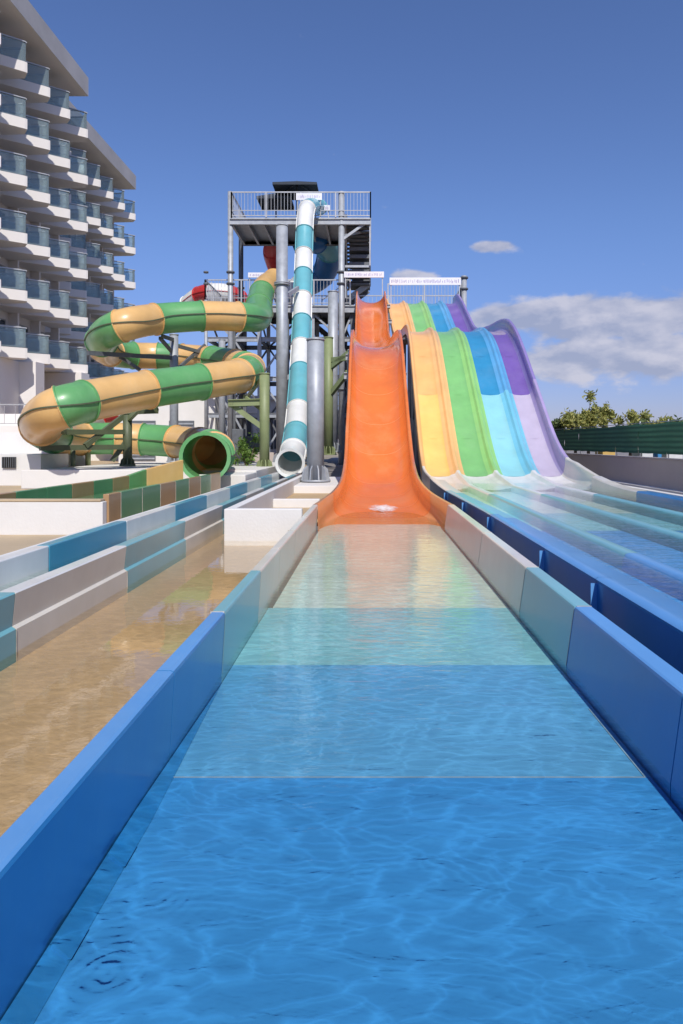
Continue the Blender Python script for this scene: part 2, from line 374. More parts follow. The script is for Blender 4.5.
hz = N.new('ShaderNodeMapRange'); hz.interpolation_type = 'SMOOTHSTEP'; hz.inputs['From Min'].default_value = 0; hz.inputs['From Max'].default_value = .32; hz.inputs['To Min'].default_value = 1; hz.inputs['To Max'].default_value = 0
L.new(wmath('ABSOLUTE', el), hz.inputs['Value'])
ht_ = N.new('ShaderNodeMix'); ht_.data_type = 'RGBA'; ht_.inputs[6].default_value = (.74, .80, 1.04, 1); ht_.inputs[7].default_value = (.54, .51, .77, 1)
L.new(hz.outputs[0], ht_.inputs['Factor']); L.new(ht_.outputs[2], tint.inputs[7])
L.new(sky.outputs[0], tint.inputs[6]); L.new(tint.outputs[2], cmix.inputs[6]); L.new(cc.outputs[2], cmix.inputs[7])
L.new(cmix.outputs[2], bg.inputs['Color'])
SC.view_settings.view_transform = 'Standard'; SC.view_settings.look = 'None'; SC.view_settings.exposure = 0
SC.cycles.max_bounces = 10; SC.cycles.transparent_max_bounces = 24; SC.cycles.caustics_reflective = False; SC.cycles.caustics_refractive = False
SC.cycles.sample_clamp_indirect = 6

# ------------------------------------------------------------------ ground
m = MB(); m.box((-900, -60, -1.2), (900, 2400, -.62), M['earth']); struct(m.build('ground'))
m = MB(); m.box((-60, -3, -.6), (-3.64, 22.0, .02), M['sand'])
m.box((-60, 22.0, -.6), (-3.75, 64, .0), M['sand']); struct(m.build('sand_deck'))
m = MB(); m.box((6.62, -3, -.6), (60, 120, .12), M['asphalt']); struct(m.build('terrace'))
m = MB(); m.box((-3.74, 25.6, -.6), (6.6, 70, .10), M['asphalt']); struct(m.build('service_yard'))

# ------------------------------------------------------------------ central run out channel
CY0, CY1 = -2.0, 12.2
ch = thing('splash_channel', (.2, 5, 0), 'long blue straight run-out trough of water in front of the orange slide', 'water slide channel')
segs_l = [(-2.0, .6, 'blue'), (.6, 3.3, 'blue'), (3.3, 4.45, 'blue'), (4.45, 5.9, 'teal'), (5.9, 7.15, 'pale'), (7.15, 8.6, 'pale'), (8.6, 10.2, 'pale'), (10.2, 12.2, 'pale')]
segs_r = [(-2.0, 1.2, 'blue'), (1.2, 3.0, 'blue'), (3.0, 4.6, 'blue'), (4.6, 6.05, 'teal'), (6.05, 8.4, 'pale'), (8.4, 12.2, 'pale')]
def chan_wall(y0, y1, xi_t, xi_b, xo, zt, side, c, parent, name='side_wall', zb=-.42):
    g = .004
    y0 += g; y1 -= g
    m = MB(); sgn = 1 if side == 'L' else -1   # inner face points toward +x on the left wall
    mat = M[c]; top = M['blue_top'] if c == 'blue' else mat
    r = .018
    prof = [(xi_b, zb), (xi_b, .0), (xi_t - 0, zt - r), (xi_t - sgn * r * .3, zt - r * .3), (xi_t - sgn * r, zt), (xo + sgn * r, zt), (xo, zt - r), (xo, zt - .05), (xo + sgn * .035, zt - .055), (xo + sgn * .035, zb)]
    n = len(prof)
    vs = [(x, y0, z) for x, z in prof] + [(x, y1, z) for x, z in prof]
    fs = []
    for i in range(n - 1):
        fs.append((i, i + 1, n + i + 1, n + i))
    m.add(vs, fs[:1], (M['cyan_rim'] if c == 'teal' else M['white'] if c == 'pale' else M['blue_top']) if side == 'R' else mat); m.add(vs, fs[1:3], mat); m.add(vs, fs[3:6], top); m.add(vs, fs[6:], mat)
    m.add([(x, y0, z) for x, z in prof], [tuple(range(n))], mat); m.add([(x, y1, z) for x, z in prof], [tuple(reversed(range(n)))], mat)
    return m.build(name, parent)
for a, b, c in segs_l: chan_wall(a, b, -.95, -.972, -1.052, .40, 'L', c, ch)
for a, b, c in segs_r: chan_wall(a, b, 1.368, 1.315, 1.50, .40, 'R', c, ch)
# seams of caulk between wall sections
for side, lst in (('L', segs_l), ('R', segs_r)):
    for a, b, c in lst[3:]:
        m = MB()
        if side == 'L':
            m.box((-1.046, a - .006, .39), (-.955, a + .006, .4025), M['caulk']); m.add([(-.9475, a - .005, .39), (-.9475, a + .005, .39), (-.968, a + .005, .0), (-.968, a - .005, .0)], [(0, 1, 2, 3)], M['caulk'])
        else:
            m.box((1.385, a - .006, .39), (1.485, a + .006, .4025), M['caulk']); m.add([(1.3655, a - .005, .38), (1.3655, a + .005, .38), (1.312, a + .005, .0), (1.312, a - .005, .0)], [(0, 1, 2, 3)], M['caulk'])
        m.build('wall_seam', ch)
floors = [(-2.0, 3.19, 'floor_blue'), (3.19, 4.80, 'floor_mid'), (4.80, 6.46, 'floor_teal'), (6.46, 13.1, 'floor_white')]
for a, b, c in floors:
    m = MB(); m.box((-.969 if b < 13 else -.93, a, -.40), (1.308 if b < 13 else 1.30, b - .001, -.06), M[c]); m.build('channel_floor', ch)
# the lighter panel laid on the bed ends in a thin bead of sealant
m = MB(); m.box((-.93, 3.182, -.059), (1.28, 3.1875, -.0565), M['seam_wet']); m.build('floor_seam', ch)
m = MB(); m.box((1.274, 3.1895, -.059), (1.28, 4.0, -.0565), M['seam_wet']); m.build('floor_seam', ch)
m = MB(); m.add([(-.968, -2, -.01), (-.905, -2, -.057), (-.905, 2.8, -.057), (-.966, 4.4, -.057), (-.968, 2.8, -.01)], [(0, 4, 2, 1), (4, 3, 2)], M['blue']); m.build('wall_cove', ch)
# inlet blocks under water on the left
for y in (2.05, 2.5):
    m = MB(); m.add([(-.958, y, .0), (-.958, y + .13, .0), (-.900, y + .13, -.05), (-.900, y, -.05), (-.97, y, -.055), (-.97, y + .13, -.055)], [(0, 1, 2, 3), (0, 3, 4), (1, 5, 2)], M['blue']); m.build('water_inlet', ch)
s_ = S
m = MB()
m.add([(-.973, -2, 0), (1.316, -2, 0), (1.316, 12.25, 0), (1.24, 13.4, 0), (1.04, 15.2, 0), (-.60, 15.2, 0), (-.80, 13.4, 0), (-.973, 12.25, 0)], [(0, 1, 2, 3, 4, 5, 6, 7)],
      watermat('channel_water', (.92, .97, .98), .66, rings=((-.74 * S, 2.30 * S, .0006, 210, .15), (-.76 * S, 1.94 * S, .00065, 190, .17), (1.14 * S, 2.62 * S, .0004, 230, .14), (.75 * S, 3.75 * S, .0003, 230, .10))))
struct(m.build('channel_water'))

# ------------------------------------------------------------------ shallow sand coloured pool on the left
m = MB(); m.box((-2.6, -3, -.6), (-1.02, 10.5, -.07), M['sand_wet']); m.box((-2.6, 10.5, -.6), (-1.02, 25.5, -.07), M['sand_wet']); struct(m.build('pool_floor'))
m = MB(); m.add([(-2.56, -3, 0), (-1.017, -3, 0), (-1.017, 10.45, 0), (-2.56, 10.45, 0)], [(0, 1, 2, 3)], watermat('shallow_water', (.95, .93, .90), .07, caustic_veins=.03, stretch=1.0))
m.add([(-2.56, 10.45, 0), (-2.25, 10.45, 0), (-2.25, 25.4, 0), (-2.56, 25.4, 0)], [(0, 1, 2, 3)], m.mats[0])
struct(m.build('pool_water'))

# white basin box beside the channel
bx = thing('white_basin', (-1.65, 10.5, 0), 'low white rendered basin box between the two run-out troughs', 'basin')
m = MB(); m.box((-2.25, 10.45, -.5), (-1.06, 10.60, .49), M['white_wall']); m.build('front_wall', bx, bevel=.012)
m = MB(); m.box((-2.25, 10.603, -.5), (-2.10, 23.5, .488), M['white_wall']); m.build('side_wall', bx, bevel=.012)
m = MB(); m.box((-2.097, 14.6, -.4), (-1.10, 14.75, .30), M['white_wall']); m.build('cross_wall', bx, bevel=.012)
m = MB(); m.box((-2.097, 18.5, -.4), (-.9, 23.5, .34), M['white_wall']); m.build('plinth', bx, bevel=.012)
m = MB(); m.box((-2.097, 10.603, -.4), (-1.10, 14.597, .12), M['sand_wet']); m.box((-2.097, 14.753, -.4), (-1.0, 18.497, .14), M['sand_wet']); m.build('basin_floor', bx)

# ------------------------------------------------------------------ left two-wall channel (white / teal sections)
lc = thing('striped_channel', (-3, 12, 0), 'straight run-out trough with alternating teal and white sections at left', 'water slide channel')
br = [-2, .2, 2.55, 4.9, 7.13, 9.4, 11.75, 14.0, 16.3, 18.6, 20.9, 23.2, 25.0]
cl = ['white', 'teal_blue', 'teal_blue', 'white', 'teal_blue', 'white', 'teal_blue', 'white', 'teal_blue', 'white', 'teal_blue', 'white']
cl2 = ['pale', 'blue', 'teal', 'pale', 'teal', 'pale', 'teal', 'pale', 'teal', 'pale', 'teal', 'pale']
for i in range(len(br) - 1):
    a, b = br[i] + .004, br[i + 1] - .004
    fade = 1
    m = MB(); mat = M[cl2[i]]; tp = M['teal_blue'] if cl2[i] == 'teal' else M['white'] if cl2[i] == 'pale' else M['blue_top']
    # near wall: upper face recessed above a proud lower band
    prof = [(-2.545, -.3), (-2.545, .165), (-2.575, .185), (-2.55, .42), (-2.56, .43), (-2.67, .43), (-2.68, .42), (-2.68, -.3)]
    n = len(prof); vs = [(x, a, z) for x, z in prof] + [(x, b, z) for x, z in prof]
    m.add(vs, [(j, n + j, n + j + 1, j + 1) for j in range(0, 3)], mat); m.add(vs, [(j, n + j, n + j + 1, j + 1) for j in range(3, n - 1)], M['white'] if cl2[i] != 'blue' and cl2[i] != 'teal' else M['teal'])
    m.add([(x, a, z) for x, z in prof], [tuple(reversed(range(n)))], mat); m.add([(x, b, z) for x, z in prof], [tuple(range(n))], mat)
    m.build('near_wall', lc)
    m = MB(); mat = M[cl[i]]
    m.box((-3.50, a, -.2), (-3.36, b, .43), mat); m.build('far_wall', lc, bevel=.012)
    m = MB(); m.box((-3.357, a, -.2), (-2.683, b, .16), M['white'] if cl[i] == 'white' else M['teal_blue']); m.build('channel_floor', lc)
    m = MB(); m.box((-2.5435, b - .001, -.02), (-2.5405, b + .007, .16), M['caulk']); m.build('wall_seam', lc)
m = MB(); m.box((-3.64, -2, -.3), (-3.503, 22, .40), M['white_wall']); m.build('kerb', lc, bevel=.01)
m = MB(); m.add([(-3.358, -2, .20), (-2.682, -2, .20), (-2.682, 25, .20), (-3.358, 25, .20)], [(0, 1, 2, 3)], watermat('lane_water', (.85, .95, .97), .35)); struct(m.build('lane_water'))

# ------------------------------------------------------------------ green and tan run-out
gc = thing('green_splash_channel', (-5.1, 15, 0), 'wide run-out trough with alternating green and tan sections below the tube mouth', 'water slide channel')
gb = [11.2, 11.75, 12.85, 13.95, 15.05, 16.15, 17.25, 18.35, 19.5]
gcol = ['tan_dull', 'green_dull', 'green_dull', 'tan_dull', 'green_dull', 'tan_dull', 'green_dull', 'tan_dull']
for i in range(8):
    a, b = gb[i] + .004, gb[i + 1] - .004
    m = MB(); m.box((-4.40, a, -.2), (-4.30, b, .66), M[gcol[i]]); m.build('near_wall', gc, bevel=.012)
    m = MB(); m.box((-4.302, b - .001, .0), (-4.2965, b + .006, .655), M['caulk']); m.build('wall_seam', gc)
gcol2 = ['tan_dull', 'green_dull', 'green_dull', 'tan_dull', 'green_dull', 'tan_dull', 'green_dull', 'tan_dull']
for i in range(8):
    a, b = gb[i] + .004, gb[i + 1] - .004
    def xw(y): t = max(0, (y - 17.8) / 1.7); return -6.1 + .75 * t * t
    def zw(y): t = max(0, (y - 16.6) / 2.9); return .66 + .36 * t * t
    m = MB()
    vs = [(xw(a) - .1, a, -.2), (xw(a), a, -.2), (xw(b), b, -.2), (xw(b) - .1, b, -.2), (xw(a) - .1, a, zw(a)), (xw(a), a, zw(a)), (xw(b), b, zw(b)), (xw(b) - .1, b, zw(b))]
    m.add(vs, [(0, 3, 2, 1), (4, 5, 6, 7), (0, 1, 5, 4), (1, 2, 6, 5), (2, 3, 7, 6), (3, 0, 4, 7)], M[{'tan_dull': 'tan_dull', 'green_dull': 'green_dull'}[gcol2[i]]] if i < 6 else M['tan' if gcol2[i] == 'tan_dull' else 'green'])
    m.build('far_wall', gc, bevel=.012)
m = MB(); m.box((-6.1, 11.2, -.2), (-4.403, 19.6, .36), M['green_pale']); m.build('channel_floor', gc)
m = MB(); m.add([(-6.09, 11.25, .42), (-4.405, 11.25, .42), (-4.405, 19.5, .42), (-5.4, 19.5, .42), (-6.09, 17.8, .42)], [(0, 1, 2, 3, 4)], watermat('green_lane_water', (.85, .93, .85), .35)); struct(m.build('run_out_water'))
wb = MB(); wb.box((-9.5, 11.02, -.3), (-4.33, 11.195, .55), M['white_wall']); wb.box((-9.5, 11.01, .551), (-4.36, 11.197, .59), M['sand'])
tag(wb.build('basin_wall', bevel=.012), 'white rendered wall with thin tan coping at the front end of the green trough', 'wall')

# ------------------------------------------------------------------ orange slide
og = thing('orange_slide', (.2, 16, 0), 'steep glossy orange half-pipe slide dropping into the central trough', 'water slide')
st = [  # Y, floor z, depth, half width, centre x, exponent
 (12.2, -.16, .56, 1.172, .222, 14), (13.2, -.058, .475, 1.09, .22, 9), (14.4, -.03, .52, .95, .22, 5.5), (15.6, .07, .56, .85, .215, 3.6), (16.7, .23, .62, .82, .21, 2.9), (17.8, .52, .66, .82, .21, 2.6),
 (19.1, 1.30, .68, .82, .20, 2.4), (20.5, 2.25, .68, .82, .20, 2.3), (22.0, 3.38, .68, .82, .19, 2.3), (23.4, 4.32, .66, .82, .185, 2.3), (24.6, 4.86, .66, .82, .18, 2.3), (26.0, 5.15, .66, .82, .17, 2.3),
 (29.0, 5.5, .66, .82, .14, 2.3), (33.5, 6.0, .66, .82, .10, 2.3), (36.0, 6.75, .68, .82, .06, 2.3), (38.0, 7.85, .7, .82, .04, 2.3), (40.0, 9.05, .7, .82, .02, 2.3), (42.0, 10.05, .72, .82, .0, 2.3), (43.2, 10.35, .74, .82, 0, 2.3), (45.0, 10.40, .6, .82, 0, 2.3)]
def interp(tab, y):
    for i in range(len(tab) - 1):
        if y <= tab[i + 1][0]:
            p0 = tab[max(i - 1, 0)]; p1 = tab[i]; p2 = tab[i + 1]; p3 = tab[min(i + 2, len(tab) - 1)]
            h = p2[0] - p1[0]; t = (y - p1[0]) / h
            out = [y]
            for k in range(1, len(p1)):
                m1 = (p2[k] - p0[k]) / max(p2[0] - p0[0], 1e-6) * h; m2 = (p3[k] - p1[k]) / max(p3[0] - p1[0], 1e-6) * h
                out.append((2 * t ** 3 - 3 * t * t + 1) * p1[k] + (t ** 3 - 2 * t * t + t) * m1 + (-2 * t ** 3 + 3 * t * t) * p2[k] + (t ** 3 - t * t) * m2)
            return out
    return list(tab[-1])
def uprow(y, off=0.0, NN=36, lip=True):
    _, zf, dp, hw, xc, n = interp(st, y)
    row = []
    if lip: row += [Vector((xc - hw - .085, y, zf + dp - .07)), Vector((xc - hw - .085, y, zf + dp))]
    for k in range(NN + 1):
        a = math.pi * k / NN
        c = math.cos(a); s2 = math.sin(a)
        x = -(hw - off) * (1 if c > 0 else -1) * abs(c) ** (2 / n); z = -(dp - off) * abs(s2) ** (2 / n)
        row.append(Vector((xc + x, y, zf + dp + z)))
    if lip: row += [Vector((xc + hw + .085, y, zf + dp)), Vector((xc + hw + .085, y, zf + dp - .07))]
    return row
obr = [12.2, 14.0, 15.3, 16.5, 17.6, 18.9, 20.2, 21.5, 22.8, 24.3, 26.5, 29, 31.5, 34, 36, 37.7, 39.4, 41.2, 43.2, 45]
for i in range(len(obr) - 1):
    a, b = obr[i], obr[i + 1]; k = 10
    m = MB(); rows = [uprow(a + (b - a) * j / k) for j in range(k + 1)]
    m.grid([list(reversed(r)) for r in rows], M['orange_faded'] if i < 1 else M['orange'])
    ob = m.build('slide_section', og)
    if i > 0:
        m = MB(); m.grid([list(reversed(uprow(a - .005, .003, lip=False))), list(reversed(uprow(a + .005, .003, lip=False)))], M['orange_seam']); m.build('section_seam', og)
# white water tumbling at the foot
m = MB(); rows = []
for a in range(13):
    row = []
    for b in range(29):
        u = (a / 12) * 2 - 1; v = (b / 28) * 2 - 1
        hx = .34 * math.sqrt(max(0, 1 - u * u)); y = 15.25 + u * .42 + .05 * math.sin(v * 5)
        fz = interp(st, y)[1]; x = .27 + v * hx
        hh = uprow(y, 0, 60, False); zz = min(hh, key=lambda q: abs(q.x - x)).z
        row.append(Vector((x, y, zz + .012 + .03 * (1 - u * u) * (1 - v * v))))
    rows.append(row)
m.grid([list(reversed(q)) for q in rows], M['foam'])
tag(m.build('white_water', origin=(.22, 14.6, .05)), 'patch of white foaming water at the foot of the orange slide', 'foam', kind='stuff')

# ------------------------------------------------------------------ rainbow four lane slide
rb = thing('rainbow_slide', (4, 26, 0), 'four lane racing slide in yellow, green, blue and purple', 'water slide')
rt = [(19.0, .20, 0), (20.2, .24, 0), (21.2, .30, 0), (22.0, .42, 0), (23.0, .85, 0), (24.0, 1.50, 0), (26.2, 3.20, 0), (28.5, 4.98, 0), (30.0, 5.95, 0), (31.5, 6.58, 0), (33.0, 6.86, -.02), (36, 7.05, -.16), (39, 7.5, -.35), (41, 8.6, -.46), (43, 9.85, -.58), (44.6, 10.6, -.68), (46.2, 10.7, -.72)]
lanes = [(1.79, 2.60), (3.00, 3.81), (4.22, 5.02), (5.44, 6.17)]
rbr = [19.0, 20.8, 22.0, 24.2, 26.4, 28.7, 31.0, 33.5, 36.5, 39.5, 42.2, 44.4, 46.2]
def lanecol(i, k):
    y = rbr[i]
    if y < 22: return 'white', 'white'
    low = y < 26.3; up = y > 33
    return [('yellow', 'peach'), ('lgreen', 'lgreen_rim'), ('cyan', 'cyan_rim'), ('lilac', 'lilac')][k] if low else \
           [('yellow_up', 'peach'), ('lgreen', 'lgreen_rim'), ('lblue', 'lblue_rim'), ('purple' if y < 30.5 or y > 33 else 'purple_faded', 'purple_wall')][k]
for k, (x0, x1) in enumerate(lanes):
    for i in range(len(rbr) - 1):
        fc, rc = lanecol(i, k); a, b = rbr[i], rbr[i + 1]; K = 8
        m = MB(); rows = []; rr1 = []; rr2 = []
        xe = (lanes[k + 1][0] if k < 3 else None)
        for j in range(K + 1):
            y = a + (b - a) * j / K; _, z, xo = interp(rt, y)
            hr = .14
            hr0 = .20 if k else .36
            xm = (x1 + x0) / 2
            lane = [Vector((x1 - .03 + xo, y, z + .05)), Vector((x1 - .09 + xo, y, z + .012)), Vector((x1 - .2 + xo, y, z)), Vector((xm + xo, y, z - .012)), Vector((x0 + .2 + xo, y, z)), Vector((x0 + .09 + xo, y, z + .012)), Vector((x0 + .03 + xo, y, z + .05))]
            rows.append(lane)
            if k < 3:
                w_ = xe - x1
                sep = [(x1 - .03, .05), (x1 + .08, .09), (x1 + .11, .10), (x1 + .15, .19), (x1 + .17, .205), (xe - .16, .205), (xe - .14, .19), (xe - .09, .08), (xe + .03, .05)]
                hk = 1 if y > 20.8 else max(.55, 1 - (20.8 - y) * .25)
                sr = [Vector((x + xo, y, z + h * hk)) for x, h in sep]
            else:
                wh = .62 if y > 21 else .62 - (21 - y) * .12
                sep = [(x1 - .03, .05), (x1 + .03, .14), (x1 + .08, wh * .6), (x1 + .09, wh - .02), (x1 + .11, wh), (x1 + .20, wh), (x1 + .215, wh - .03), (x1 + .215, -.1)]
                sr = [Vector((x + xo, y, z + h)) for x, h in sep]
            rr1.append(list(reversed(sr)))
            if k == 0:
                sl = [(x0 + .03, .05), (x0 - .02, .14), (x0 - .05, .30), (x0 - .065, .34), (x0 - .14, .34), (x0 - .15, .30), (x0 - .15, -.12)]
                rr2.append([Vector((x + xo, y, z + h)) for x, h in sl])
        m.grid(rows, M[fc]); ob = m.build('lane_section', rb)
        m = MB(); m.grid(rr1, M[rc if k < 3 else ('purple_wall' if a > 26.3 else 'lilac_wall' if a >= 22 else 'pale')]); ob = m.build('lane_rim' if k < 3 else 'outer_wall', rb)
        if k == 0:
            m = MB(); m.grid(rr2, M['peach' if a >= 22 else 'white']); ob = m.build('outer_wall', rb)
        if i > 1:
            _, z, xo = interp(rt, a)
            z2 = interp(rt, a + .02)[1]
            m = MB(); m.grid([[Vector((x1 - .2 + xo, a, z + .004)), Vector((x0 + .2 + xo, a, z + .004))], [Vector((x1 - .2 + xo, a + .02, z2 + .004)), Vector((x0 + .2 + xo, a + .02, z2 + .004))]], M[fc]); m.build('section_seam', rb)
# underside and support legs of the rainbow slide
for y in (24.2, 26.4, 28.7, 31.0, 33.5, 36.5, 39.5, 42.2):
    m = MB(); _, z, xo = interp(rt, y); m.ibeam((1.7 + xo, y, z - .22), (6.3 + xo, y, z - .22), .16, .24, M['steel']); m.build('cross_beam', rb)
for y in (28.7, 31.0, 33.5, 36.5, 39.5, 42.2):
    for x in (1.95, 5.9):
        _, z, xo = interp(rt, y); m = MB(); m.tube([(x + xo, y, .1), (x + xo, y, z - .34)], .12, M['steel'], 12); m.build('support_leg', rb)
for y0, y1 in ((28.7, 31.0), (31.0, 33.5), (33.5, 36.5)):
    z0 = interp(rt, y0)[1]; z1 = interp(rt, y1)[1]
    m = MB(); m.beam((1.95, y0, z0 - .6), (1.95, y1, .6 + z1 * .3), .1, .1, M['steel_dark']); m.build('brace', rb)

# basin of the rainbow slide
bs = thing('racing_basin', (4, 12, 0), 'wide blue run-out basin with lane dividers at the foot of the rainbow slide', 'water slide channel')
bb = [-2, .8, 3.2, 5.6, 7.3, 10.6, 13.2, 15.8, 19.0]
for i in range(len(bb) - 1):
    a, b = bb[i] + .003, bb[i + 1] - .003
    low = b < 16
    blue = b < 15.9
    def zt(y): return .40 + max(0, (y - 15) / 4) ** 2 * .14
    m = MB(); prof = [(1.85, -.55), (1.85, .36), (1.84, .385), (1.86, .40), (1.97, .40), (2.0, .375), (2.03, .345), (2.24, .335), (2.27, .12)]
    rws = []
    for j in range(5):
        y = a + (b - a) * j / 4; dz = zt(y) - .40; dx = -.21 * max(0, (y - 11) / 8) ** 1.2
        rws.append([Vector((x + dx, y, z + (dz if z > .3 else 0))) for x, z in prof])
    m.grid([r[:3] for r in rws], M['navy'], False); m.grid([r[2:] for r in rws], M['blue_top'] if b < 13 else M['cyan_rim'] if b < 16 else M['white'])
    ob = m.build('near_wall', bs)
    m = MB(); prof = [(6.12, .1), (6.14, .40), (6.17, .43), (6.40, .43), (6.42, .40), (6.42, -.55)]
    rws = []
    for j in range(5):
        y = a + (b - a) * j / 4; dz = max(0, (y - 15.8) / 3.2) ** 2 * .19
        rws.append([Vector((x, y, z - .04 + (dz if z > .2 else 0))) for x, z in prof])
    m.grid(rws, M['blue'] if blue else M['pale'], False); m.build('far_wall', bs)
    m = MB(); m.box((2.023, a, -.3), (6.118, b, .14), M['white'] if b > 16 else M['floor_white'] if b > 15 else M['floor_teal'] if b > 13.1 else M['floor_blue']); m.build('basin_floor', bs)
    for x in (2.80, 4.015, 5.23):
        m = MB(); m.grid([[Vector((x + q, yy, zz)) for q, zz in ((-.13, .1), (-.11, .26), (-.08, .315), (-.04, .325), (.04, .325), (.08, .315), (.11, .26), (.13, .1))] for yy in (b, a)], M['white'] if b > 16 else M['teal'] if b > 8 else M['blue_top']); m.build('lane_divider', bs)
    # flange between the wall panels
    if 3 < bb[i] < 18:
        dx = -.21 * max(0, (bb[i] - 11) / 8) ** 1.2
        m = MB(); m.box((1.80 + dx, bb[i] - .006, -.5), (1.853 + dx, bb[i] + .006, .35), M['blue_top']); m.build('panel_flange', bs)
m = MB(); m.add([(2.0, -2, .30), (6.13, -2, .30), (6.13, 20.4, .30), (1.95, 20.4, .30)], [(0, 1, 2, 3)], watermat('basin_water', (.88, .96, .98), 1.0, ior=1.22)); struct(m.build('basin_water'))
m = MB(); m.box((1.503, -2, -.6), (1.84, 12, -.45), M['navy']); struct(m.build('drain_gap'))
m = MB(); m.box((6.45, -2, -.3), (6.62, 24, .40), M['white_wall'])
tag(m.build('terrace_kerb', bevel=.01), 'pale kerb running along the right side of the racing basin', 'kerb')

# ------------------------------------------------------------------ tubes
def tube_slide(name, ctrl, breaks, cols, rad, label, seam_mat, flange=.05, n=28, mouth=True, mouth_mat=None, sub=12, seam=True):
    """ctrl: points; breaks: spline parameters (in control index units) where a section ends"""
    t = thing(name, tuple(ctrl[-1]), label, 'water slide tube')
    pts = catmull(ctrl, sub); fr = frames(pts)
    tot = len(pts) - 1
    idx = [min(tot, int(round(b * sub))) for b in breaks]
    for i in range(len(idx) - 1):
        a, b = idx[i], idx[i + 1]
        if b <= a: continue
        mat = M[cols[i % len(cols)]]
        m = MB(); rows = []
        for j in range(a, b + 1):
            p, r, u = fr[j]
            rows.append([p + r * rad * math.cos(2 * math.pi * k / n) + u * rad * math.sin(2 * math.pi * k / n) for k in range(n + 1)])
        m.grid(rows, mat)
        # flange ring at the start and at the end of the section
        for e, dr in ((a, 1), (b, -1)):
            p, r, u = fr[e]; q = fr[min(max(e + dr, 0), tot)][0]; d = (q - p).normalized() * .035
            ring = []
            for rr_, off in ((rad, 1.3), (rad + flange, 1), (rad + flange, .08)):
                ring.append([p + d * off + (r * math.cos(2 * math.pi * k / n) + u * math.sin(2 * math.pi * k / n)) * rr_ for k in range(n + 1)])
            m.grid(ring if dr > 0 else list(reversed(ring)), mat, False)
        ob = m.build('tube_section', t)
        if seam:
            for s2 in (1, -1):
                m = MB(); rws = []
                for j in range(a, b + 1):
                    p, r, u = fr[j]
                    d = (pts[min(j + 1, tot)] - pts[max(j - 1, 0)]).normalized()
                    side = d.cross(Vector((0, 0, 1))).normalized() * s2; up = Vector((0, 0, 1))
                    rws.append([p + side * (rad - .005) + up * .022, p + side * (rad + flange) + up * .02, p + side * (rad + flange) - up * .02, p + side * (rad - .005) - up * .022])
                m.grid(rws if s2 < 0 else [list(reversed(x)) for x in rws], M[seam_mat[i % len(seam_mat)]], False); m.build('side_seam', t)
    if mouth:
        p, r, u = fr[-1]; d = (pts[-1] - pts[-2]).normalized(); mm = M[mouth_mat]
        m = MB(); rws = []
        for rr_, off in ((rad - .035, -1.0), (rad - .035, .02), (rad + .07, .03), (rad + .07, -.03)):
            rws.append([p + d * off + (r * math.cos(2 * math.pi * k / n) + u * math.sin(2 * math.pi * k / n)) * rr_ for k in range(n + 1)])
        m.grid(rws, mm, False); m.build('mouth_rim', t)
    return t, pts

# green and tan helix
g = [(274, 280, 42), (264, 288, 39.5), (259, 304, 36), (258, 317, 33), (243, 317, 31.3), (205, 316, 30.3), (158, 319, 29.3), (128, 324, 27.9), (110, 331, 28.2), (102, 340, 29.5), (103, 348, 31.3), (113, 353, 33.0), (133, 355.5, 34.2),
     (158, 356, 34.8), (195, 358, 34.6), (228, 362, 32.8), (246, 367, 30.8), (249, 371, 28.6), (238, 376, 27.0), (208, 381, 25.7), (157, 388, 24.0), (98, 399, 22.0), (66, 406, 21.0), (50, 413, 21.2), (42, 421, 22.2), (43, 429, 23.7), (54, 435, 25.4), (72, 438, 27.0), (95, 438.5, 28.2),
     (125, 438.5, 28.8), (152, 440, 28.9), (180, 442, 28.4), (203, 445, 27), (213, 449, 25), (214, 453, 23), (211, 455.5, 21.2), (205, 457, 19.6)]
gctrl = [P(*q) for q in g]
gbk = [0, 1.3, 2.2, 4.2, 5.1, 6.1, 7.3, 9.2, 10.8, 12.0, 13.0, 13.7, 14.5, 15.3, 15.9, 16.5, 17.3, 17.9, 19.2, 20.17, 21.3, 22.2, 24.6, 26.0, 27.4, 28.6, 29.7, 30.8, 31.8, 32.7, 33.6, 34.5, 35.2, 36]
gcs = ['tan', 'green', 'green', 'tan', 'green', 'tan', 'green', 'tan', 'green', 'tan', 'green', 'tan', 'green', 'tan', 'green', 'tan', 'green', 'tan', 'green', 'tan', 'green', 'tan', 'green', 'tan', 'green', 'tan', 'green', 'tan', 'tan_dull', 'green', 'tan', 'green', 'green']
# keep colours alternating so that the front runs match: tan 18-?, green, tan, green ...
gcs[17] = 'tan'; gcs[18] = 'green'; gcs[19] = 'tan'; gcs[20] = 'green'; gcs[21] = 'tan'; gcs[22] = 'green'
ht, hpts = tube_slide('spiral_tube_slide', gctrl, gbk, gcs, .66, 'spiralling closed tube slide of alternating green and tan sections', ['olive_dark'], .045, mouth_mat='green')
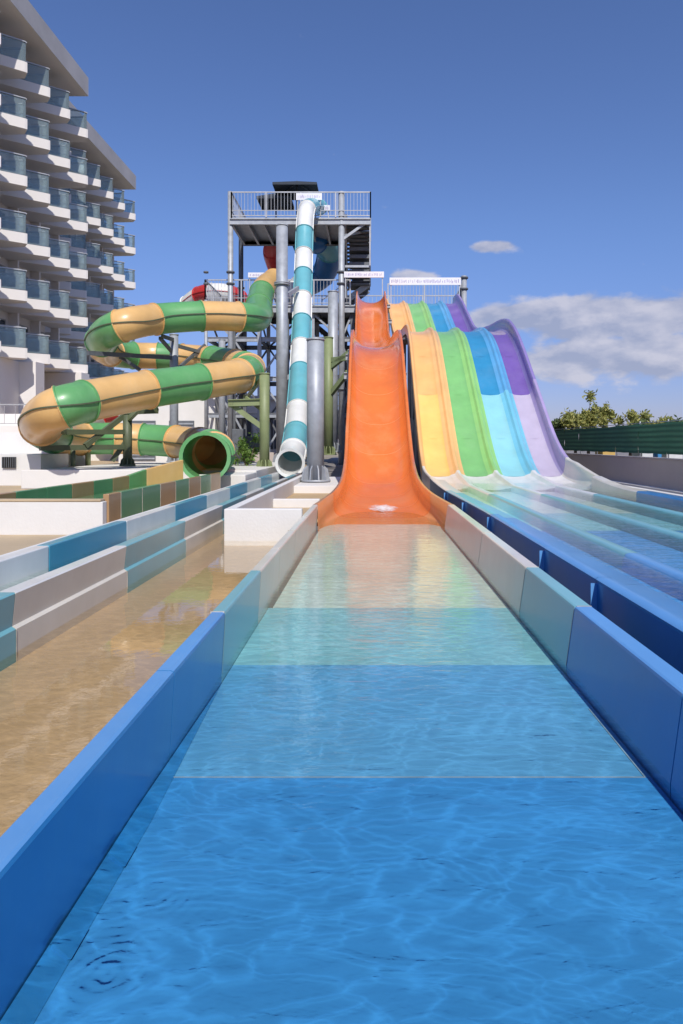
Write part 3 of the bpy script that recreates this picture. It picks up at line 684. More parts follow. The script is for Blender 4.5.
# cyan and white drop tube
c = [(320, 207, 46.5), (311, 206, 43.0), (307, 209, 41.2), (305, 222, 40.3), (304, 250, 39.4), (303, 285, 37.8), (302, 320, 36.0), (301.2, 345, 34.6), (300.3, 370, 33.0), (298.7, 400, 30.8), (297, 425, 28.9), (294.8, 443, 27.4), (292, 456, 26.1), (290, 463, 24.8)]
def pyparam(ctrl_px, py, lo):
    for i in range(lo, len(ctrl_px) - 1):
        if ctrl_px[i][1] <= py <= ctrl_px[i + 1][1]: return i + (py - ctrl_px[i][1]) / (ctrl_px[i + 1][1] - ctrl_px[i][1])
cb = [0, 1.9] + [pyparam(c, y, 2) for y in (231, 252, 273, 296, 320, 345, 370, 408, 431, 450)] + [13]
tube_slide('drop_tube_slide', [P(*q) for q in c], cb, ['tube_cyan', 'tube_white'], .475, 'narrow steep tube slide with cyan and white bands dropping from the top platform', ['tube_cyan', 'tube_white'], .045, mouth_mat='tube_white', seam=True)

# tubes behind the tower: blue and red, red and white
bl = [P(*q) for q in [(300, 243, 48), (318, 240, 49), (330, 252, 51), (322, 275, 53), (300, 288, 53), (282, 300, 52)]]
tube_slide('open_tube_slide', bl, [0, 1, 2, 3, 4, 5], ['deepblue', 'tube_cyan', 'deepblue', 'deepblue', 'tube_white'], .95, 'blue and teal tube slide curling behind the top of the tower', ['deepblue'], .05, mouth=False)
rd = [P(*q) for q in [(284, 236, 50), (275, 240, 50), (272, 254, 50.5), (277, 272, 52)]]
tube_slide('red_tube_slide', rd, [0, 1, 2, 3], ['tube_white', 'red', 'red'], .6, 'short red tube slide hanging under the top platform', ['red'], .05, mouth=False)
rw = [P(*q) for q in [(204, 412, 48), (188, 409, 49), (165, 408, 50), (140, 410, 51), (118, 415, 53), (100, 420, 56)]]
tube_slide('red_and_white_tube_slide', rw, [0, .9, 2.2, 3.2, 4.2, 5], ['red', 'tube_white', 'tube_white', 'red', 'tube_white'], .85, 'red and white tube slide low down in the distance behind the spiral', ['red'], .05, mouth=False)
rw = [P(*q) for q in [(188, 305, 56), (200, 296, 55), (212, 293, 54), (228, 294, 54), (240, 300, 55)]]
tube_slide('red_and_white_tube_slide', rw, [0, 1, 2, 3, 4], ['tube_white', 'red', 'tube_white', 'red'], .75, 'red and white tube slide crossing high up behind the spiral top', ['red'], .05, mouth=False)

# ------------------------------------------------------------------ columns and supports
def column(px, py0, py1, Y, rpx, mat, label, name='steel_column', base=True, group=None, ribs=10):
    top = P(px, py0, Y); bot = P(px, py1, Y); r = rpx * Y / F
    t = thing(name, tuple(bot), label, 'column', group)
    m = MB(); m.tube([bot, top], r, M[mat], 22); m.build('shaft', t)
    m = MB(); m.tube([top - Vector((0, 0, .02)), top + Vector((0, 0, .035))], r * 1.08, M[mat], 22); m.build('cap_plate', t)
    if base:
        m = MB(); m.tube([bot, bot + Vector((0, 0, .06))], r * 1.75, M[mat], 22)
        m.build('base_plate', t)
        m = MB()
        for k in range(ribs):
            a = 2 * math.pi * k / ribs; d = Vector((math.cos(a), math.sin(a), 0)); q = Vector((-d.y, d.x, 0)) * .018
            h = r * 1.9
            v = [bot + d * r * .97 + Vector((0, 0, .06)), bot + d * r * 1.65 + Vector((0, 0, .06)), bot + d * r * 1.45 + Vector((0, 0, h * .75)), bot + d * r * .97 + Vector((0, 0, h))]
            m.add([x + q for x in v] + [x - q for x in v], [(0, 1, 2, 3), (7, 6, 5, 4), (1, 5, 6, 2), (2, 6, 7, 3)], M[mat])
        m.build('base_ribs', t)
    return t
def flange_on(t, p, r, mat):
    m = MB(); m.tube([p - Vector((0, 0, .07)), p - Vector((0, 0, .01))], r * 1.35, M[mat], 22); m.tube([p + Vector((0, 0, .01)), p + Vector((0, 0, .07))], r * 1.35, M[mat], 22); m.build('bolted_flange', t)
t = column(315.5, 340, 481.5, 20.3, 8.6, 'steel', 'thick grey steel column with ribbed foot left of the orange slide')
t = column(282, 226, 464, 34, 5.8, 'steel', 'tallest grey steel column just left of the cyan and white tube')
flange_on(t, P(282, 284, 34), 5.8 * 34 / F, 'steel')
m = MB(); m.beam(P(284, 297, 34), P(298, 288, 36.6), .14, .2, M['steel']); m.build('support_arm', t)
m = MB(); m.beam(P(284, 380, 34), P(296, 372, 34), .14, .2, M['steel']); m.build('support_arm', t)
t = column(333, 292, 452, 38.5, 5.0, 'steel', 'grey steel column between the drop tube and the orange slide')
t = column(328.5, 338, 455, 33, 4.6, 'olive', 'olive painted column behind the thick grey column', name='olive_column')
m = MB()
for (x0, y0, x1, y1) in ((330, 368, 350, 352), (330, 395, 348, 372), (330, 360, 350, 358)): m.beam(P(x0, y0, 33), P(x1, y1, 32), .18, .22, M['olive'])
m.build('brace', t)
t = column(264.5, 374, 469, 26.3, 5.0, 'olive', 'olive painted column at the right bend of the spiral tube', name='olive_column')
m = MB()
m.ibeam(P(262, 402, 26.3), P(228, 403, 26), .2, .26, M['olive']); m.beam(P(262, 427, 26.3), P(232, 405, 26.2), .16, .2, M['olive'])
m.beam(P(262, 378, 26.4), P(248, 396, 30), .12, .14, M['olive']); m.beam(P(231, 405, 26), P(250, 404, 31), .14, .2, M['olive'])
m.beam(P(262, 410, 26.4), P(244, 396, 27), .1, .12, M['olive'])
m.build('support_arm', t)
t = column(127.5, 414, 466, 25.6, 4.4, 'olive_dark', 'dark olive column under the left half of the spiral tube', name='olive_column')
m = MB()
m.beam(P(127, 432, 25.6), P(64, 432, 23.5), .14, .18, M['olive_dark']); m.beam(P(127, 447, 25.6), P(40, 448, 23), .14, .18, M['olive_dark'])
m.beam(P(125, 415, 25.6), P(85, 446, 24.2), .14, .18, M['olive_dark']); m.beam(P(127, 440, 25.6), P(112, 461, 25.4), .14, .18, M['olive_dark'])
m.beam(P(130, 412, 25.6), P(157, 411, 24.9), .14, .18, M['olive_dark']); m.beam(P(157, 411, 24.9), P(153, 402, 24.4), .12, .14, M['olive'])
m.beam(P(64, 432, 23.5), P(58, 425, 22), .14, .2, M['olive']); m.beam(P(128, 420, 25.6), P(146, 402, 24.3), .14, .16, M['olive'])
m.build('support_arm', t)
column(73, 448, 466, 24.5, 2.4, 'olive_dark', 'short dark olive post under the left end of the spiral tube', name='olive_column', base=False)
column(88, 448, 466, 27.5, 2.6, 'olive', 'short light olive post under the bottom run of the spiral tube', name='olive_column', base=False)
t = column(174, 335, 462, 32, 4.2, 'steel', 'grey steel column through the middle of the spiral tube')
m = MB()
m.beam(P(174, 340, 32), P(162, 336, 29.8), .1, .16, M['steel_dark']); m.beam(P(174, 358, 32), P(88, 353, 27.6), .12, .18, M['steel_dark'])
m.beam(P(172, 352, 32), P(160, 338, 30), .12, .14, M['steel_dark']); m.beam(P(174, 372, 32), P(205, 345, 34), .12, .14, M['steel_dark'])
m.beam(P(120, 357, 29.8), P(140, 370, 30.5), .12, .14, M['steel_dark']); m.beam(P(174, 345, 32), P(200, 352, 33.6), .12, .16, M['steel_dark'])
m.build('support_arm', t)
t = column(222, 340, 455, 40, 3.2, 'steel', 'slim grey column behind the spiral tube near the tower')

# ------------------------------------------------------------------ the steel tower
tw = thing('slide_tower', (-4.5, 46, 0), 'tall galvanised steel slide tower with stair, two platforms and railings', 'tower')
TY, TB = 44.0, 48.5
def X_(px, Y=TY): return (px - VX) * Y / F
def Z_(py, Y=TY): return H + (VY - py) * Y / F
def railing(a, b, z, h, sp, parent, name='railing', post=2.2, midrail=True):
    a = Vector((a[0], a[1], z)); b = Vector((b[0], b[1], z)); d = b - a; ln = d.length; n = max(1, int(ln / sp)); m = MB()
    U = Vector((0, 0, 1))
    m.beam(a + U * h, b + U * h, .07, .07, M['rail_metal']); m.beam(a + U * .12, b + U * .12, .05, .05, M['rail_metal'])
    if midrail: m.beam(a + U * .45, b + U * .45, .04, .04, M['rail_metal'])
    for i in range(n + 1):
        q = a + d * i / n; m.beam(q + U * .12, q + U * h, .021, .021, M['rail_metal'])
    k = max(1, int(ln / post))
    for i in range(k + 1):
        q = a + d * i / k; m.beam(q, q + U * (h + .02), .08, .08, M['rail_metal'])
    return m.build(name, parent)
zt_ = Z_(218.5); zm = Z_(304)
posts = [(230.5, TY, 192, 3.0), (341.5, TY, 192, 3.4), (241, TB, 215, 2.6), (345, TB + .5, 215, 2.6), (464, TY + 1.5, 276, 3.0), (206, TY, 300, 1.8)]
for px, Y, pyt, rp in posts:
    r = rp * Y / F * .92; x = X_(px, Y); m = MB(); m.tube([(x, Y, .1), (x, Y, Z_(pyt, Y))], r, M['steel'] if Y < 46 else M['steel_dark'], 16)
    for zz in (zm + 1.3, zm - 5.5, 12.5): m.tube([(x, Y, zz - .05), (x, Y, zz + .05)], r * 1.5, M['steel_dark'], 16)
    m.build('tower_post', tw)
xl, xr = X_(232), X_(370.5)
m = MB(); m.box((xl, TY - .2, zt_ - .08), (xr, TB + .6, zt_), M['steel']); m.build('top_deck', tw)
m = MB()
m.ibeam((xl - .1, TY - .15, zt_ - .27), (xr, TY - .15, zt_ - .27), .2, .36, M['steel']); m.ibeam((xl - .1, TB, zt_ - .27), (X_(342), TB, zt_ - .27), .2, .36, M['steel_dark'])
for k in range(8):
    x = xl + (X_(342) - xl) * k / 7; m.ibeam((x, TY - .1, zt_ - .30), (x, TB, zt_ - .30), .14, .3, M['steel'])
m.ibeam((X_(241, TB), TB, Z_(243, TB)), (X_(345, TB), TB, Z_(243, TB)), .2, .3, M['steel'])
m.build('deck_beams', tw)
railing((xl, TY - .2), (xr, TY - .2), zt_, 1.62, .21, tw); railing((xl, TY - .2), (xl, TB + .5), zt_, 1.62, .21, tw); railing((xr, TY - .2), (xr, TB + .5), zt_, 1.62, .21, tw); railing((xl, TB + .55), (xr, TB + .55), zt_, 1.62, .3, tw)
# stair between platforms, seen from below
m = MB(); sx0, sx1 = X_(345), X_(370)
z0s, z1s = Z_(266), zt_ - .1
nst = 16
for k in range(nst):
    y = TY + .6 + (k / nst) * 4.5; z = z1s - (z1s - z0s) * k / nst
    m.box((sx0, y, z - .07), (sx1, y + .36, z), M['steel_dark'])
m.build('stair_treads', tw)
m = MB()
m.beam((sx0, TY + .6, z1s), (sx0, TY + 5.2, z0s), .1, .4, M['steel']); m.beam((sx1, TY + .6, z1s), (sx1, TY + 5.2, z0s), .1, .4, M['steel']); m.build('stair_stringers', tw)
m = MB(); m.box((sx0, TY + 4.6, z0s - .12), (sx1, TY + 6.5, z0s), M['steel_dark']); m.build('stair_landing', tw)
m = MB(); m.beam((sx1, TY - .1, zt_), (sx1, TY - .1, z0s), .08, .08, M['rail_metal']); m.build('stair_post', tw)
m = MB(); m.beam((sx0, TY + .1, z0s), (sx1, TY + .1, z0s), .08, .14, M['steel']); m.build('stair_edge_beam', tw)
for k in range(6):
    zz = z0s + (zt_ - z0s) * (k + .4) / 6; m = MB(); m.box((sx0 + .2, TY + 2.2, zz - .12), (sx1 - .05, TY + 3.2, zz + .12), M['steel_dark']); m.build('stair_soffit', tw)
m = MB(); m.box((sx0 + .3, TY + 5.2, z0s), (sx1 - .02, TY + 5.3, zt_ - .2), M['steel_dark']); m.build('stair_back_panel', tw)
m = MB(); m.beam((X_(342), TY - .05, Z_(240)), (X_(366), TY - .05, Z_(223)), .12, .16, M['steel']); m.beam((X_(342), TY - .05, Z_(236)), (X_(370), TY + 2, Z_(221)), .12, .16, M['steel']); m.build('brace', tw)
# lower stair flight from landing to mid platform
m = MB()
xa, xb = X_(368, 49), X_(322, 49)
for k in range(16):
    x = xa + (xb - xa) * k / 16; z = z0s - (z0s - zm) * k / 16; m.box((x - .3, 49.2, z - .06), (x, 51.0, z), M['steel_dark'])
m.beam((xa, 49.1, z0s), (xb, 49.1, zm), .1, .4, M['steel']); m.beam((xa, 51.1, z0s), (xb, 51.1, zm), .1, .4, M['steel_dark'])
m.beam((xa, 49.1, z0s + 1.3), (xb, 49.1, zm + 1.3), .06, .06, M['rail_metal']); m.build('lower_stair', tw)
# middle platform
xm0, xm1 = X_(204), X_(466)
m = MB(); m.box((xm0, TY + .3, zm - .08), (xm1, TB + .6, zm), M['steel']); m.build('middle_deck', tw)
m = MB()
m.ibeam((xm0, TY + .25, zm - .3), (xm1, TY + .25, zm - .3), .2, .42, M['steel']); m.ibeam((xm0, TB, zm - .3), (xm1, TB, zm - .3), .2, .42, M['steel_dark'])
for k in range(15):
    x = xm0 + (xm1 - xm0) * k / 14; m.ibeam((x, TY + .3, zm - .32), (x, TB, zm - .32), .14, .3, M['steel_dark'])
m.build('deck_beams', tw)
railing((xm0, TY + .3), (X_(350), TY + .3), zm, 1.62, .21, tw); railing((X_(389), TY + 2.6), (xm1, TY + 2.6), zm, 1.9, .21, tw); railing((xm0, TY + .3), (xm0, TB + .5), zm, 1.62, .21, tw); railing((xm0, TB + .55), (xm1, TB + .55), zm, 1.62, .3, tw); railing((xm1, TY + 2.6), (xm1, TB + .5), zm, 1.62, .3, tw)
# starting gates with banners
def banner(px0, px1, py0, py1, Y, label):
    t = thing('banner_sign', tuple(P((px0 + px1) / 2, py1, Y)), label, 'sign')
    a = P(px0, py0, Y); b = P(px1, py1, Y)
    m = MB(); m.box(a, (b.x, Y + .06, b.z), M['sign_white']); m.build('panel', t, bevel=.01)
    m = MB(); rr = random.Random(int(px0))
    zc = (a.z + b.z) / 2; hh = (a.z - b.z); x = a.x + .12
    while x < b.x - .12:
        ww = rr.uniform(.02, .05)
        m.box((x, Y - .006, zc - hh * rr.uniform(.12, .26)), (x + ww, Y - .002, zc + hh * rr.uniform(.06, .28)), M['ink']); x += ww + rr.choice((.04, .05, .10))
    m.build('lettering', t)
    m = MB()
    for xx in (a.x + .1, b.x - .1): m.beam((xx, Y + .1, b.z - 1.3), (xx, Y + .1, a.z), .06, .06, M['rail_metal'])
    m.build('post', t)
    return t
banner(296, 322, 193, 200, TY - .25, 'white banner with small purple lettering on the top platform rail')
banner(248, 276, 272.5, 277.5, TY + .1, 'white banner on the middle platform above the tan tube entry')
banner(344, 384, 271.5, 277.5, TY - .3, 'white banner above the entry of the orange slide')
banner(389.5, 461, 277.5, 285, TY + .8, 'long white banner above the start of the rainbow slide')
banner(314, 330, 205, 211, TY + 1.2, 'small white notice board behind the cyan tube entry')
# tower lattice below the middle platform
levels = [zm - .5, Z_(338), Z_(378), Z_(415)]
cols_px = [206, 232, 258, 286, 312, 341, 352]
for px in cols_px[1:]:
    for Y in (TY + .6, TB):
        x = X_(px, TY); m = MB(); m.beam((x, Y, .1), (x, Y, zm - .4), .24, .24, M['steel_dark'] if (px // 3) % 2 else M['steel']); m.build('lattice_post', tw)
for li, z in enumerate(levels[1:]):
    m = MB()
    for Y in (TY + .6, TB): m.ibeam((X_(206), Y, z), (X_(352), Y, z), .16, .3, M['steel'] if Y < 46 else M['steel_dark'])
    for px in cols_px: m.ibeam((X_(px), TY + .6, z), (X_(px), TB, z), .14, .26, M['steel_dark'])
    m.build('lattice_beam', tw)
for i in range(len(cols_px) - 1):
    zs = levels + [.2]
    for j in range(len(zs) - 1):
        a, b = X_(cols_px[i]), X_(cols_px[i + 1])
        if (i + j) % 2: a, b = b, a
        m = MB(); m.beam((a, TY + .6, zs[j]), (b, TY + .6, zs[j + 1]), .12, .12, M['steel']); m.build('cross_brace', tw)
        m = MB(); m.beam((b, TB, zs[j]), (a, TB, zs[j + 1]), .12, .12, M['steel_dark']); m.build('cross_brace', tw)
        if i % 2 == 0: m = MB(); m.beam((a, TY + .6, zs[j]), (a, TB, zs[j + 1]), .1, .1, M['steel_dark']); m.build('cross_brace', tw)
# stairs zig-zag inside the tower base
for j, (za, zb) in enumerate(((.3, levels[3]), (levels[3], levels[2]), (levels[2], levels[1]), (levels[1], zm))):
    xa, xb = X_(300), X_(340)
    if j % 2: xa, xb = xb, xa
    m = MB(); n = 12
    for k in range(n): m.box((min(xa + (xb - xa) * k / n, xa + (xb - xa) * (k + 1) / n), TB + .7, za + (zb - za) * k / n), (max(xa + (xb - xa) * k / n, xa + (xb - xa) * (k + 1) / n), TB + 2.2, za + (zb - za) * k / n + .07), M['steel_dark'])
    m.beam((xa, TB + .7, za), (xb, TB + .7, zb), .08, .36, M['steel_dark']); m.beam((xa, TB + .7, za + 1.3), (xb, TB + .7, zb + 1.3), .06, .06, M['steel']); m.build('stair_flight', tw)
# legs of the orange slide
for y in (22.8, 24.3, 26.5, 29, 31.5, 34, 36, 39.4, 42.4):
    m = MB(); z = interp(st, y)[1]; m.ibeam((-.9, y, z - .2), (1.2, y, z - .2), .16, .22, M['steel']); m.build('cross_beam', og)
for y in (26.5, 29, 31.5, 34, 37.5, 41):
    z = interp(st, y)[1]
    m = MB(); m.tube([(-.8, y, .1), (-.8, y, z - .3)], .13, M['steel_dark'], 12); m.build('support_leg', og); m = MB(); m.tube([(1.0, y, .1), (1.0, y, z - .3)], .13, M['steel_dark'], 12); m.build('support_leg', og)
m = MB()
for (y0, z0, y1, z1) in ((26.5, 4.6, 31.5, .6), (29, 5, 34, 1.2), (34, 5.4, 41, 2), (26.5, 2.5, 34, 5.2)):
    m.beam((-.85, y0, z0), (-.85, y1, z1), .12, .14, M['steel_dark']); m.beam((1.05, y0, z0), (1.05, y1, z1), .12, .14, M['steel_dark'])
m.build('brace', og)
# parasols on top platform
def parasol(px, pyt, Y, w, label):
    base = P(px, 218, Y); top = P(px, pyt, Y); t = thing('parasol', tuple(base), label, 'parasol', 'dark parasols on the top platform')
    m = MB(); m.tube([base, top], .05, M['steel_dark'], 8); m.build('pole', t)
    hw = w / 2; m = MB(); hz = .62
    v = [top] + [top + Vector((sx * hw, sy * hw, -hz)) for sx, sy in ((-1, -1), (1, -1), (1, 1), (-1, 1))] + [top + Vector((sx * hw, sy * hw, -hz - .16)) for sx, sy in ((-1, -1), (1, -1), (1, 1), (-1, 1))]
    m.add(v, [(0, 1, 2), (0, 2, 3), (0, 3, 4), (0, 4, 1), (1, 5, 6, 2), (2, 6, 7, 3), (3, 7, 8, 4), (4, 8, 5, 1)], M['canopy']); m.build('canopy', t)
    m = MB()
    for sx, sy in ((-1, -1), (1, -1), (1, 1), (-1, 1)): m.beam(top + Vector((0, 0, -.1)), top + Vector((sx * hw * .98, sy * hw * .98, -hz - .05)), .04, .04, M['steel_dark'])
    m.build('ribs', t)
parasol(297, 181, 46, 2.9, 'dark square parasol standing highest on the top platform')
parasol(276, 193, 47.0, 2.3, 'lower dark square parasol left of the other on the top platform')

# ------------------------------------------------------------------ raised white deck, planter, low walls in the left middle ground
m = MB(); m.box((-11.3, 22.05, .02), (-6.5, 22.35, .63), M['white_wall']); m.box((-11.3, 22.353, .02), (-3.75, 32, .60), M['white_wall'])
tag(m.build('raised_terrace', bevel=.02), 'low white terrace carrying the posts of the spiral tube', 'terrace')
m = MB(); m.box((-5.2, 20.4, .02), (-3.75, 22.34, .55), M['white_wall'])
tag(m.build('low_plinth', bevel=.02), 'low white plinth right of the green tube mouth', 'wall')
m = MB(); m.box((-16.5, 24, .0), (-11.6, 26.2, 1.1), M['white_wall']); m.box((-16.5, 26.2, 0), (-12.3, 30, 1.9), M['white_wall']); 
for k in range(4): m.box((-13.6 - k * .4, 23.98 - .0, 0), (-13.2 - k * .4, 24.0 - .002, .3 + k * .3), M['white_wall'])
tag(m.build('stepped_wall', bevel=.02), 'stepped white garden wall at the left edge before the hotel', 'wall')
def lantern(px, py, Y):
    t = P(px, py, Y); b_ = thing('lava_lantern', tuple(t), 'small black grille with red glow on the stepped wall', 'grille'); return b_
gr = thing('drain_grille', tuple(P(8, 470, 23.9)), 'small dark grille set in the stepped white wall', 'grille')
a = P(2, 457, 23.9); b = P(15, 468, 23.9)
m = MB(); m.box((a.x, 23.93, b.z), (b.x, 23.985, a.z), M['dark']); m.build('backing', gr)
m = MB()
for k in range(7): xx = a.x + (b.x - a.x) * k / 6; m.box((xx - .01, 23.90, b.z), (xx + .01, 23.92, a.z), M['steel_dark'])
m.build('bars', gr)

# low buildings behind the spiral
lb = thing('service_building', (-20, 62, 0), 'long low white building seen behind the spiral tube', 'building')
m = MB(); m.box((-24, 58, 0), (-6.5, 66, Z_(400, 58)), M['white_wall']); m.build('wall', lb)
m = MB(); m.box((-24.3, 57.7, Z_(400, 58)), (-6.2, 66.3, Z_(400, 58) + .35), M['hotel_roof']); m.build('roof', lb)
for k in range(6):
    m = MB(); x = -22 + k * 2.6; m.box((x, 57.95, 1.0), (x + 1.5, 57.985, 3.6), M['door_dark']); w_ = m.build('window', lb)
    m = MB()
    for q in (x, x + .75, x + 1.5): m.box((q - .04, 57.92, 1.0), (q + .04, 57.948, 3.6), M['frame'])
    m.build('frame', w_)
lb = thing('pump_house', (-14, 50, 0), 'white plant room with dark louvres left of the tower foot', 'building')
m = MB(); m.box((-17, 46, 0), (-10.5, 50, 5.6), M['white_wall']); m.build('wall', lb)
m = MB(); m.box((-17.2, 45.8, 5.6), (-10.3, 50.2, 5.9), M['hotel_roof']); m.build('roof', lb)
for x in (-16.2, -13.6):
    m = MB(); m.box((x, 45.95, .3), (x + 1.7, 45.985, 3.0), M['steel_dark']); lv = m.build('louvre', lb)
    m = MB()
    for k in range(10): m.box((x + .05, 45.90, .4 + k * .26), (x + 1.65, 45.94, .5 + k * .26), M['steel']); 
    m.build('blades', lv)
lb = thing('equipment_cabin', (3, 60, 0), 'small white cabin seen between the orange and the rainbow slides', 'building')
m = MB(); m.box((2.2, 52, 0), (5.4, 56, 2.6), M['white_wall']); m.build('wall', lb)
m = MB(); m.add([(2.0, 51.8, 2.6), (5.6, 51.8, 2.6), (5.6, 56.2, 2.6), (2.0, 56.2, 2.6), (3.8, 51.8, 3.7), (3.8, 56.2, 3.7)], [(0, 1, 4), (1, 2, 5, 4), (2, 3, 5), (3, 0, 4, 5), (0, 3, 2, 1)], M['hotel_roof']); m.build('roof', lb)
m = MB(); m.box((2.9, 51.93, .7), (4.1, 51.985, 2.0), M['door_dark']); m.build('window', lb)
# equipment at the foot of the tower
for i, (px, Y, w_, h_, lab) in enumerate(((252, 40, .9, 1.3, 'left dark control cabinet at the foot of the tower'), (243, 42, .8, 1.0, 'low grey control cabinet behind the spiral mouth'), (238, 39, .7, 1.7, 'tall dark control cabinet at the foot of the tower'))):
    p = P(px, 443, Y); t = thing('control_cabinet', (p.x, Y, .6), lab, 'cabinet')
    m = MB(); m.box((p.x - w_ / 2, Y, .1), (p.x + w_ / 2, Y + .5, .6 + h_), M['steel_dark'] if i != 1 else M['steel']); m.build('body', t, bevel=.03)
    m = MB(); m.box((p.x - w_ / 2 + .06, Y - .02, .25), (p.x + w_ / 2 - .06, Y - .003, .5 + h_), M['steel_dark']); d_ = m.build('door', t, bevel=.01)
    m = MB(); m.box((p.x + w_ / 2 - .16, Y - .05, .9), (p.x + w_ / 2 - .12, Y - .022, 1.15), M['rail_metal']); m.build('handle', d_)
# low wall before tower
m = MB(); m.box((-7.6, 36, 0), (-3.6, 36.4, 1.0), M['taupe']); tag(m.build('low_wall', bevel=.02), 'low grey wall between the spiral mouth and the tower', 'wall')

# ------------------------------------------------------------------ hotel
def hotel(name, tipX, tips, zs, roofY0, label, far):
    t = thing(name, (tipX, roofY0, 0), label, 'building')
    WX = tipX - 3.6
    y1 = tips[-1]
    m = MB(); m.box((tipX - 18, roofY0, 0), (WX, y1 - .1, 31), M['hotel']); m.build('wall', t)
    m = MB(); m.box((tipX - 18, roofY0 - 1, 30.9), (tipX + .04, y1 + .02, 32.45), M['hotel_roof']); m.build('roof', t)
    m = MB(); m.box((tipX - 18, roofY0 - 1.01, 30.88), (tipX, y1 - .02, 30.899), M['hotel']); m.build('soffit', t)
    bal = None; win = None; fin = None
    for y in tips:
        for z in zs:
            if bal is None:
                base = Vector((tipX, y, z)); bal = MB()
                poly = [(tipX - 3.6, y + .95), (tipX - .55, y + .75), (tipX, y), (tipX - .1, y - .12), (tipX - 3.6, y - 2.75)]
                poly = list(reversed(poly))
                bal.prism(poly, z, z + .72, M['hotel']); hold = thing('_tmp', base, None, None)
                bo = bal.build('balcony', t); 
                gl = MB()
                pts = [(tipX - 3.5, y - 2.62), (tipX - .1, y - .04), (tipX - .62, y + .68), (tipX - 3.5, y + .85)]
                for a, b in zip(pts, pts[1:]):
                    gl.beam((a[0], a[1], z + .72 + .7), (b[0], b[1], z + .72 + .7), .03, 1.32, M['glass'])
                go = gl.build('glass_balustrade', bo)
                hr = MB()
                for a, b in zip(pts, pts[1:]): hr.beam((a[0], a[1], z + 2.12), (b[0], b[1], z + 2.12), .16, .07, M['rail_metal'])
                hr.beam((tipX - 3.5, y - .2, z + 2.5), (tipX - .4, y - .1, z + 2.2), .04, .06, M['rail_metal'])
                ho = hr.build('handrail', bo)
                wn = MB(); wn.box((WX - .1, y - 1.6, z + .73), (WX + .02, y + .35, z + 3.35), M['door_dark']); wo = wn.build('balcony_door', t)
                fr_ = MB()
                for q in (y - 1.6, y - .62, y + .35): fr_.box((WX + .021, q - .05, z + .73), (WX + .06, q + .05, z + 3.4), M['frame'])
                fr_.box((WX + .021, y - 1.55, z + 3.3), (WX + .058, y + .3, z + 3.4), M['frame']); fo = fr_.build('door_frame', wo)
                cu = MB(); rows = []
                for zz in (z + .8, z + 3.28): rows.append([Vector((WX + .023 + .012 * (k % 2), y - 1.5 + .06 * k, zz)) for k in range(12)])
                cu.grid(rows, M['white_wall']); cuo = cu.build('curtain', wo)
                fn = MB(); fn.box((WX, y + .9, z + .72), (tipX - 2.9, y + 1.12, z + 4.0), M['hotel']); fno = fn.build('partition_fin', t)
                bpy.data.objects.remove(hold); y00, z00 = y, z
                CH[bo.name] = [go, ho]; CH[wo.name] = [fo, cuo]; CH[go.name] = []; CH[ho.name] = []; CH[fo.name] = []; CH[cuo.name] = []; CH[fno.name] = []
            else:
                off = Vector((0, y - y00, z - z00))
                CH[wo.name] = [fo, cuo] if random.random() < .45 else [fo]
                for o in (bo, wo, fno): copy_tree(o, off, t)
    return t
zsl = [7.4, 11.4, 15.4, 19.4, 23.4, 27.35]
h1 = hotel('hotel_building', -24.0, [44.3, 47.7, 51.1, 54.5, 57.9], zsl, 38, 'large white hotel block with glass fronted sawtooth balconies, nearest at the left edge', 0)
h2 = hotel('hotel_building', -27.3, [62.2, 65.6, 69.0, 72.4, 75.8, 79.2], zsl, 59.5, 'rear white hotel block with glass balconies, lower roof line beyond the nearest block', 1)
# podium of the near block
m = MB(); m.box((-30, 43, 0), (-25.4, 49.4, 7.38), M['hotel']); m.build('podium_block', h1)
m = MB(); m.box((-25.397, 49.3, 0), (-24.2, 50.6, 7.37), M['hotel']); m.build('podium_block', h1)
m = MB(); m.box((-27.4, 56.6, 0), (-24.0, 58.2, 7.35), M['hotel']); m.build('podium_block', h1)
m = MB(); m.box((-27.45, 48.2, 0), (-27.35, 56.6, 6.9), M['taupe']); m.box((-27.3, 50, 0), (-27.25, 53, 3.4), M['door_dark']); m.build('recess', h1)
m = MB(); m.box((-26.8, 59, 0), (-25.2, 80, 7.3), M['hotel']); m.build('podium_block', h2)
# outside terrace structure and stair rail at ground level
m = MB(); m.box((-27, 42.4, 0), (-21.3, 44.5, 2.6), M['hotel']); m.box((-27, 44.503, 0), (-22.6, 46.5, 3.4), M['hotel'])
tag(m.build('stair_block', bevel=.03), 'plain white stair block at the foot of the hotel', 'wall')
rl = thing('stair_railing', (-22.4, 43, 2.6), 'thin metal handrail on the stair block by the hotel', 'railing')
railing((-25.6, 42.6), (-21.5, 42.6), 2.6, 1.3, .6, rl, midrail=False)

# ------------------------------------------------------------------ fence, retaining wall, trees on the right
m = MB(); m.box((8.5, 3, 0), (8.8, 62, 1.02), M['taupe']); m.box((8.48, 3, 1.021), (8.82, 62, 1.06), M['taupe']); m.box((8.25, 3, .1), (8.498, 62, .19), M['white_wall'])
tag(m.build('retaining_wall', bevel=.01), 'long taupe rendered wall below the green fence at right', 'wall')
mg, nt, Nn, Ll, b = new_mat('green_netting')
tcn = Nn.new('ShaderNodeTexCoord'); wv = Nn.new('ShaderNodeTexWave'); wv.bands_direction = 'Z'; wv.inputs['Scale'].default_value = 2.6; wv.inputs['Distortion'].default_value = .8; wv.inputs['Detail'].default_value = 3
Ll.new(tcn.outputs['Object'], wv.inputs['Vector'])
nn = Nn.new('ShaderNodeTexNoise'); nn.inputs['Scale'].default_value = .9; nn.inputs['Detail'].default_value = 5; Ll.new(tcn.outputs['Object'], nn.inputs['Vector'])
